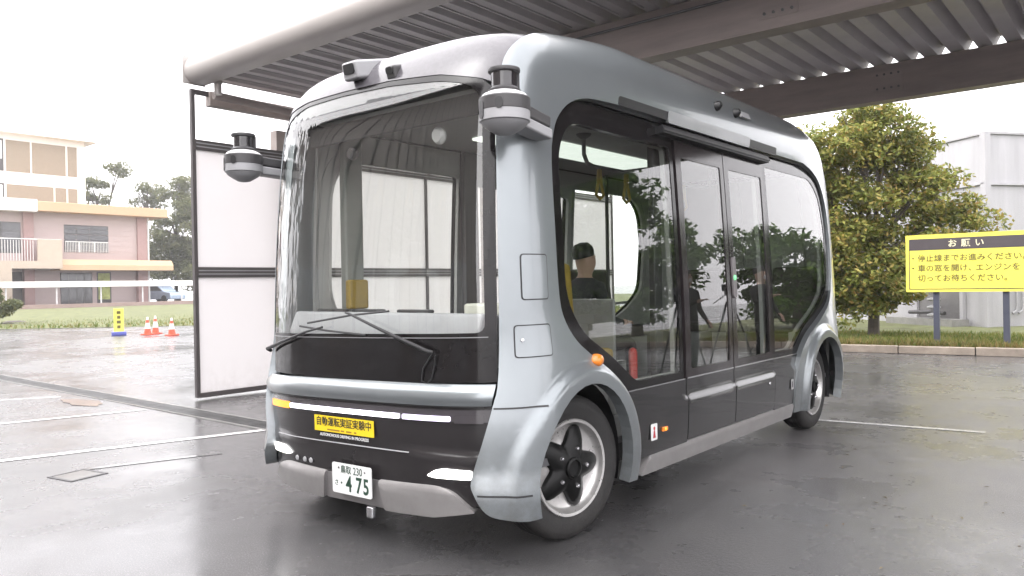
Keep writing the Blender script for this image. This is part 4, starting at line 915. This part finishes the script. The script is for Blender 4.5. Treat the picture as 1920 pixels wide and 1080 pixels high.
def win(a0, a1, z0, z1, par, cols, rec=.12, rail=None, hz=()):
    f = fb('window', a0, a1, z0, z1, -.004, .02, FRB, par)
    n = len(cols)-1
    zs = [z0+.1, *hz, z1-.06]
    for i in range(n):
        for j in range(len(zs)-1):
            fb('pane', a0+(a1-a0)*cols[i]+.05, a0+(a1-a0)*cols[i+1]-.05, zs[j]+.03, zs[j+1]-.03, -.012, -.004, DGL, f)
    if rail:
        rl = fb('window_rail', a0+.05, a1-.05, rail-.06, rail, -.10, -.05, RAILW, f); m_ = MB()
        for k in range(28): x = a0+.08+(a1-a0-.16)*k/27; m_.box((x, -.075, (z0+rail)/2), (.035, .03, rail-z0))
        for k in (.33, .66): x = a0+(a1-a0)*k; m_.box((x, -.075, (z0+rail)/2), (.09, .04, rail-z0))
        m_.build('rail_bars', RAILW, f)['kind'] = 'stuff'
    return f
win(2.28, 5.58, 4.14, 6.26, bw, (0, .27, .57, 1), rail=4.98, hz=(5.55,)); win(-3.2, -.68, 3.98, 6.28, bw, (0, .5, 1), hz=(5.6,))
gd = fb('entrance', 2.06, 4.40, .02, 2.55, .285, .33, FRB, bw)
for i in range(4): fb('entrance_pane', 2.12+i*.57, 2.62+i*.57, .1, 2.4, .27, .284, DGL, gd)
g2 = fb('passage_opening', 4.75, 5.85, .02, 2.6, .285, .33, FRB, bw); fb('passage_view', 4.85, 5.75, .4, 2.5, .27, .284, M('yellow_green_planting', (.30, .33, .10), rough=.8, var=.5, vs=2), g2)  # flat panel coloured as the yellowish planting beyond the passage
bal = fb('balcony', -6, 1.45, 2.8, 3.35, -1.9, 0, BEIG, bw); fb('balcony_parapet', -.2, 1.45, 3.35, 4.95, -1.9, -1.75, BEIG, bal); fb('balcony_side', 1.30, 1.45, 3.35, 4.95, -1.75, 0, BEIG, bal)
m_ = MB()
for k in range(16): m_.box((-3.2+k*.18, -1.85, 4.1), (.035, .03, 1.5))
m_.box((-1.2, -1.85, 4.95), (5.2, .06, .07)); m_.build('balcony_rail', RAILW, bal)['kind'] = 'stuff'
fb('left_shade_sheet', -6, -.56, .02, 2.6, .28, .31, M('recess_shade_paint', (.10, .09, .09), rough=.8), bw)  # flat dark sheet on the wall, recess shade put into its colour
tube('downpipe', [(8.72, -.15, 0), (8.72, -.15, 7.1)], .07, RAILW, bw); fb('beige_pier', -6, -1.9, 0, 2.8, -1.9, -.2, BEIG, bw)
wk = empty('covered_walkway', (-57, 22, .3), label='long white walkway roof on slim posts before the pink annex', cat='walkway')
box('walkway_roof', (0, 1.0, 1.64), (1.6, 20, .42), WHB, wk, .02)
for y in (-6.2, -3.05, -.05, 3.0, 6.1, 9.2): tube('post', [(.6, y, 0), (.6, y, 1.45)], .055, RAILW, wk)
tw = empty('main_building', (-69.3, 19.04, .3), R(90), label='white four-storey block with tan brick panels and deep eaves, left background', cat='building')
fb('wall', -14, 7.1, 0, 14.25, 0, 11, WHB, tw); fb('eaves', -14, 7.95, 14.25, 14.95, -.9, 12, WHB, tw)
for z0, z1 in ((11.15, 13.75), (7.2, 10.1)):
    for a0, a1 in ((.95, 2.74), (2.88, 5.5) if z0 > 8 else (2.74, 4.5), (5.66, 6.42)): fb('brick_panel', a0, a1, z0, z1, -.03, .01, TANB, tw)
    if z0 < 8: fb('brick_panel', 4.64, 5.52, z0, z1, -.03, .01, TANB, tw)
    f = fb('window', -2.2, .78, z0, z1+.05, -.03, .01, FRB, tw)
    for i in range(2): fb('pane', -2.1+i*1.42, -.76+i*1.42, z0+1.0, z1-.1, -.045, -.03, WHB if i == 1 else DGL, f)
rl = MB()
for a in (-4, -1.2, 2.0, 5.3, 7.6): rl.box((a, -.6, 15.3), (.05, .05, 1.1))
rl.box((.5, -.6, 15.85), (9.6, .05, .05)); rl.build('roof_rail', RAILW, tw)
gl_ = empty('globe_lamp', (-54.5, 14.6, .3), label='slim globe lamp post standing before the white block', cat='lamp post')
tube('lamp_post', [(0, 0, 0), (0, 0, 9.2)], .05, RAILW, gl_); MB().lathe([(.001, -.24), (.17, -.17), (.24, 0), (.17, .17), (.001, .24)], Matrix.Translation((0, 0, 9.4)), 16).build('lamp_globe', WHB, gl_)
# pines
for (x, y, h, lab) in ((-83, 33.3, 15.0, 'tall thin pine beside the white block, layered branches'), (-80, 36.3, 12.6, 'rounded pine above the ochre roof of the pink annex'), (-74, 36.6, 12.9, 'broad pine right of the pink annex roof'), (-72, 39.8, 13.6, 'tall dense pine next to the screen wall'), (-66, 36.5, 7.5, 'low dark pine between the pink annex and the screen wall'), (-70, 37.2, 10.0, 'mid-height pine just right of the pink annex corner'), (-73, 38.3, 11.4, 'bushy pine crowding behind the tall pine by the screen wall'), (-68, 38.6, 8.3, 'low spreading pine at the foot of the dense pine row'), (-95, 58, 15, 'far pine seen through the bus windows')):
    rr = random.Random(int(h*10)); lo = [(rr.uniform(-1.8, 1.8), rr.uniform(-1.8, 1.8), h*q, 2.3*(1.15-q*.5), 2.3*(1.15-q*.5), .75) for q in (.95, .85, .74, .63, .52, .42, .33, .24)]
    tree('pine_tree', lab, (x, y, .2), lo, 150, 80, .20, PINEL, .85, .18, 'pines behind the lawn', .3, .6)
shr = tree('garden_pine', 'small trained pine at the left edge of the lawn', (-33.6, 8.2, .05), [(-.2, .2, 1.3, .7, .7, .3), (.3, .3, .75, .8, .8, .3), (-.5, -.5, 1.9, .6, .6, .3)], 40, 80, .10, PINEL, .3, .07)
def rock(x, y, s, lab):
    me = MB().lathe([(.001, -.2), (.7, -.1), (1, .2), (.7, .55), (.3, .72), (.001, .75)], None, 12)
    vs = [(p[0]*s*(1+.25*math.sin(7*p[1]+x)), p[1]*s*1.6*(1+.2*math.sin(5*p[2]+y)), p[2]*s*.5) for p in me.v]
    m2 = MB(); m2.v = vs; m2.f = me.f; o = m2.build('garden_rock', M('dark_rock', (.10, .085, .08), rough=.8, var=.3, bump=.4), None); o.location = (x, y, .03); tag(o, lab, 'rock')
rock(-34.5, 9.3, .45, 'low dark rock right of the small trained pine'); rock(-33.2, 8.6, .35, 'brown rock at the foot of the small trained pine')
# cones and folding sign
ORG = M('cone_orange', (.70, .10, .05), rough=.5, var=.08); CWH = M('cone_white', (.75, .74, .73), rough=.5)
def cone(x, y, h, lab):
    c = empty('traffic_cone', (x, y, 0), random.uniform(0, 1), label=lab, cat='traffic cone', group='cones at the edge of the lot')
    box('cone_base', (0, 0, .02), (.30, .30, .04), ORG, c, .01); s_ = h/.62
    for z0, z1, mt in ((.04, .22, ORG), (.22, .42, CWH), (.42, .52, ORG), (.52, .62, CWH)):
        rz_ = lambda z: .115-.145*(z/.62)*.62
        MB().lathe([(max(.02, rz_(z0)), z0*s_), (max(.02, rz_(z1)), z1*s_)], None, 18).build('cone_band', mt, c)
cone(-20.83, 8.65, .56, 'leftmost of the three orange and white traffic cones'); cone(-21.17, 9.06, .58, 'middle of the three orange and white traffic cones'); cone(-19.75, 8.88, .54, 'rightmost traffic cone, mostly white, standing apart from the other two')
ysn = empty('floor_sign', (-21.5, 8.07, 0), math.atan2(-10.8, 24.85)+R(90), label='narrow yellow standing sign on a blue base by the lawn', cat='sign')
box('sign_base', (0, 0, .06), (.42, .34, .12), M('blue_plastic', (.10, .12, .42), rough=.4), ysn, .02); sb = box('sign_board', (0, 0, .48), (.29, .05, .74), M('pale_yellow_board', (.78, .74, .14), rough=.45), ysn, .01)
for i in range(4): box('board_mark', (0, -.027, .72-i*.15), (.11-.02*(i % 2), .004, .09), SIGT, sb)
# distant parked car
cr_ = empty('parked_car', (-64, 30.2, .35), R(15), label='pale blue car parked beside the pink annex', cat='car')
CB = M('pale_blue_paint', (.42, .52, .66), rough=.25, metal=.3, coat=.8)
MB().prism([(-2.0, .25), (2.0, .25), (2.05, .6), (1.9, .85), (1.1, .95), (-2.0, .95), (-2.1, .6)], -.85, .85, Matrix(((1, 0, 0, 0), (0, 0, -1, 0), (0, 1, 0, 0), (0, 0, 0, 1)))).build('body', CB, cr_, .08)
MB().prism([(-1.9, .95), (1.05, .95), (.35, 1.45), (-1.5, 1.48)], -.72, .72, Matrix(((1, 0, 0, 0), (0, 0, -1, 0), (0, 1, 0, 0), (0, 0, 0, 1)))).build('cabin', CB, cr_, .08)
for s in (-1, 1): MB().prism([(-1.7, 1.0), (.85, 1.0), (.30, 1.38), (-1.4, 1.40)], 0, .01, Matrix(((1, 0, 0, 0), (0, 0, -1, 0), (0, 1, 0, 0), (0, 0, 0, 1))) @ Matrix.Translation((0, 0, .73*s))).build('side_glass', DGL, cr_)
for x in (-1.25, 1.25):
    for y in (-.8, .8): MB().lathe([(.30, -.1), (.32, 0), (.30, .1), (.18, .11), (.001, .1)], axis_m((x, y, .31), (0, 1 if y > 0 else -1, 0)), 20).build('wheel', RUB, cr_)
# ------------------------------------------------------------------ unseen hall, guessed and made tall to darken the windscreen reflection
hall = empty('added_hall', (-14, -13, 0), R(-8), label='guessed grey-brown ribbed hall, added out of view to darken the bus windscreen reflection', cat='building')
HW = M('grey_brown_cladding', (.36, .325, .30), rough=.6, var=.08, vs=.7)
hw = box('hall_wall', (0, -4, 7.0), (34, 8, 14.0), HW, hall)
for i in range(28): box('wall_rib', (-16.6+i*1.23, .04, 7.2), (.10, .10, 13.4), M('rib_dark', (.12, .11, .11), rough=.6), hw)
box('roof_slab', (0, -3.6, 14.15), (35, 9.6, .35), M('hall_roof_edge', (.16, .15, .15), rough=.6), hall)
for i in range(5): fb('shutter', -14+i*6, -10+i*6, .05, 3.0, .002, .06, M('shutter_grey', (.40, .40, .40), rough=.5), hall)
# ------------------------------------------------------------------ people and tripods
SKIN = M('skin', (.52, .34, .26), rough=.55, var=.06); HAIR = M('black_hair', (.012, .010, .010), rough=.5, bump=.4, bs=80)
def person(label, loc, rz, pose, top, bottom, mask=False):
    me = bpy.data.meshes.new('body'); V = []; E = []; RR = []
    def add(p, r, par=None):
        V.append(p); RR.append(r)
        if par is not None: E.append((par, len(V)-1))
        return len(V)-1
    sit = pose == 'sit'
    hp = .50 if sit else .92
    pel = add((0, 0, hp), (.15, .11)); sp_ = add((0, .0, hp+.22), (.14, .10), pel); ch = add((0, -.01, hp+.44), (.165, .11), sp_); nk = add((0, 0, hp+.58), (.052, .052), ch)
    hd = add((0, -.02, hp+.66), (.072, .08), nk); h2 = add((0, -.015, hp+.76), (.078, .092), hd); h3 = add((0, -.005, hp+.83), (.062, .075), h2)
    ns = add((0, -.10, hp+.735), (.013, .013), h2)
    for s in (-1, 1):
        er = add((s*.08, .005, hp+.745), (.014, .022), h2)
        sh = add((s*.19, 0, hp+.50), (.062, .062), ch)
        if sit: el, wr, ha = (s*.24, -.06, hp+.22), (s*.16, -.28, hp+.18), (s*.13, -.36, hp+.18)
        elif s > 0: el, wr, ha = (.26, -.10, hp+.24), (.14, -.28, hp+.34), (.10, -.36, hp+.36)
        else: el, wr, ha = (-.26, .02, hp+.22), (-.24, -.12, hp+.02), (-.235, -.17, hp-.05)
        e = add(el, (.047, .047), sh); w_ = add(wr, (.030, .030), e); h_ = add(ha, (.036, .020), w_)
        dr_ = (Vector(ha)-Vector(wr)).normalized(); sdv = dr_.cross(Vector((0, 0, 1)))
        sdv = sdv.normalized() if sdv.length > .1 else Vector((1, 0, 0))
        for i, ln in enumerate((.062, .075, .08, .072)):
            k1 = Vector(ha)+sdv*(i-1.5)*.019+dr_*.03; f1 = add(tuple(k1), (.009, .009), h_); k2 = k1+dr_*ln*.5; f2 = add(tuple(k2), (.0085, .0085), f1); add(tuple(k2+dr_*ln*.35+Vector((0, 0, -.02))), (.008, .008), f2)
        k1 = Vector(ha)-sdv*s*.04-dr_*.01; f1 = add(tuple(k1), (.010, .010), h_); add(tuple(k1+dr_*.035-sdv*s*.012), (.009, .009), f1)
        if sit: kn, an, to = (s*.13, -.42, hp+.01), (s*.13, -.42, .08), (s*.135, -.57, .04)
        else: kn, an, to = (s*.10, -.02, .50), (s*.11, .02, .09), (s*.13, -.13, .04)
        hj = add((s*.09, 0, hp-.04), (.092, .09), pel); k = add(kn, (.062, .062), hj); a_ = add(an, (.045, .045), k); add(to, (.045, .035), a_)
    me.from_pydata(V, E, []); o = bpy.data.objects.new('body', me); COL.objects.link(o)
    sk = o.modifiers.new('skin', 'SKIN'); sk.use_smooth_shade = True
    for i, r_ in enumerate(RR): me.skin_vertices[0].data[i].radius = r_
    me.skin_vertices[0].data[0].use_root = True
    sb_ = o.modifiers.new('sub', 'SUBSURF'); sb_.levels = sb_.render_levels = 2
    bpy.context.view_layer.update()
    m2 = bpy.data.meshes.new_from_object(o.evaluated_get(bpy.context.evaluated_depsgraph_get())); bpy.data.objects.remove(o)
    for q in (SKIN, top, bottom, TRIM): m2.materials.append(q)
    hz = hp
    for p in m2.polygons:
        c = p.center
        if c.z > hz+.575: i = 0
        elif c.z < .115: i = 3
        elif (c.z < hz+.03 and abs(c.x) < .21 and not (sit and c.y < -.25 and c.z > hz+.1)): i = 2
        else: i = 1
        if (c-Vector(V[pel])).length > 0 and not sit and abs(c.x) > .215 and c.z < hz+.02: i = 0
        if not sit and c.x > .05 and c.y < -.31 and c.z > hz+.2: i = 0
        if sit and c.y < -.30 and c.z > hz+.10: i = 0
        p.material_index = i
    m2.shade_smooth()
    P = empty('person', loc, rz, label=label, cat='person'); b_ = bpy.data.objects.new('body', m2); COL.objects.link(b_); b_.parent = P
    hr = MB().lathe([(.093, -.03), (.098, .01), (.092, .05), (.06, .088), (.001, .10)], Matrix.Translation((0, .012, hp+.79)) @ Matrix.Rotation(R(-14), 4, 'X') @ Matrix.Diagonal((.92, 1.08, 1, 1)), 20).build('hair', HAIR, P)
    for s in (-1, 1): MB().lathe([(.001, .006), (.008, .004), (.011, 0)], axis_m((s*.03, -.098, hp+.765), (0, -1, 0)), 10).build('eye', TRIM, P)
    if mask: MB().lathe([(.001, .03), (.04, .02), (.058, -.01), (.06, -.03)], axis_m((0, -.075, hp+.70), (0, -1, -.1)), 18).build('face_mask', WHITEP, P)
    return P
NAVYC = M('navy_jacket', (.022, .024, .034), rough=.8, var=.2, bump=.3, bs=30); BLK = M('black_trousers', (.014, .014, .016), rough=.85, var=.2); DKC = M('dark_uniform', (.028, .028, .034), rough=.75, var=.15)
person('person in a dark uniform seated inside the bus behind the front quarter glass', (-.10, 2.38, .45), R(165), 'sit', DKC, DKC).scale = (.9, .9, .9)
person('bystander in a navy jacket mirrored in the front door leaf of the bus', (3.85, 7.65, .004), R(-75), 'stand', NAVYC, BLK, True)
person('bystander in dark clothes mirrored in the rear door leaf of the bus', (3.45, 9.45, .004), R(-70), 'stand', BLK, BLK, True)
def tripod(loc, rz, lab, h=1.35):
    t = empty('camera_tripod', loc, rz, label=lab, cat='tripod')
    for i in range(3):
        a = 2*math.pi*i/3; tube('leg', [(.04*math.cos(a), .04*math.sin(a), h-.12), (.42*math.cos(a), .42*math.sin(a), .0)], [.016, .011], TRIM, t, 8)
    tube('centre_column', [(0, 0, h-.45), (0, 0, h)], .016, TRIM, t, 8); box('pan_head', (0, 0, h+.03), (.08, .10, .08), TRIM, t, .01)
    tube('pan_handle', [(0, .05, h+.02), (.04, .36, h-.14)], .009, TRIM, t, 8)
    c = box('video_camera', (0, -.03, h+.13), (.10, .26, .12), TRIM, t, .015); MB().lathe([(.04, 0), (.045, .10), (.001, .10)], axis_m((0, -.16, h+.13), (0, -1, 0)), 16).build('camera_lens', TRIM, c)
tripod((4.35, 8.35, .003), R(-70), 'left of two video camera tripods mirrored in the bus door glass'); tripod((3.75, 8.85, .003), R(-60), 'right of two video camera tripods mirrored in the bus door glass'); tripod((3.15, 4.0, .003), R(-80), 'black camera tripod mirrored low in the front quarter glass', 1.0)

# small wind-blown leaves and twigs on the asphalt
n = 70; P_ = np.stack([RNG.uniform(1.3, 3.6, n), RNG.uniform(-1.6, 6.5, n), np.full(n, .006)], 1); mb = MB()
for p in P_:
    a = random.uniform(0, 6.3); l_, w_ = random.uniform(.008, .028), random.uniform(.002, .008); c_, s_ = math.cos(a), math.sin(a)
    mb.add([(p[0]+c_*l_, p[1]+s_*l_, p[2]), (p[0]-s_*w_, p[1]+c_*w_, p[2]+.004), (p[0]-c_*l_, p[1]-s_*l_, p[2]), (p[0]+s_*w_, p[1]-c_*w_, p[2]+.002)], [(0, 1, 2, 3)])
tag(mb.build('leaf_litter', leafmat('litter', [(.05, .035, .02), (.16, .10, .05), (.30, .26, .18)]), None, smooth=0), 'scattered twigs and leaf scraps on the asphalt beside the bus', 'litter', kind='stuff')
# ------------------------------------------------------------------ rain haze over the lot
hz = MB().box((-20, 20, 12), (250, 200, 26)).build('haze', None, None, smooth=0)
hm = bpy.data.materials.new('thin_rain_haze'); hm.use_nodes = True; hm.node_tree.nodes.clear()
vo = hm.node_tree.nodes.new('ShaderNodeVolumePrincipled'); vo.inputs['Density'].default_value = .0012; vo.inputs['Color'].default_value = (.96, .96, .97, 1); vo.inputs['Anisotropy'].default_value = .3
mo = hm.node_tree.nodes.new('ShaderNodeOutputMaterial'); hm.node_tree.links.new(vo.outputs[0], mo.inputs['Volume'])
hz.data.materials.append(hm); tag(hz, 'thin rainy haze hanging over the whole lot', 'haze', kind='stuff')
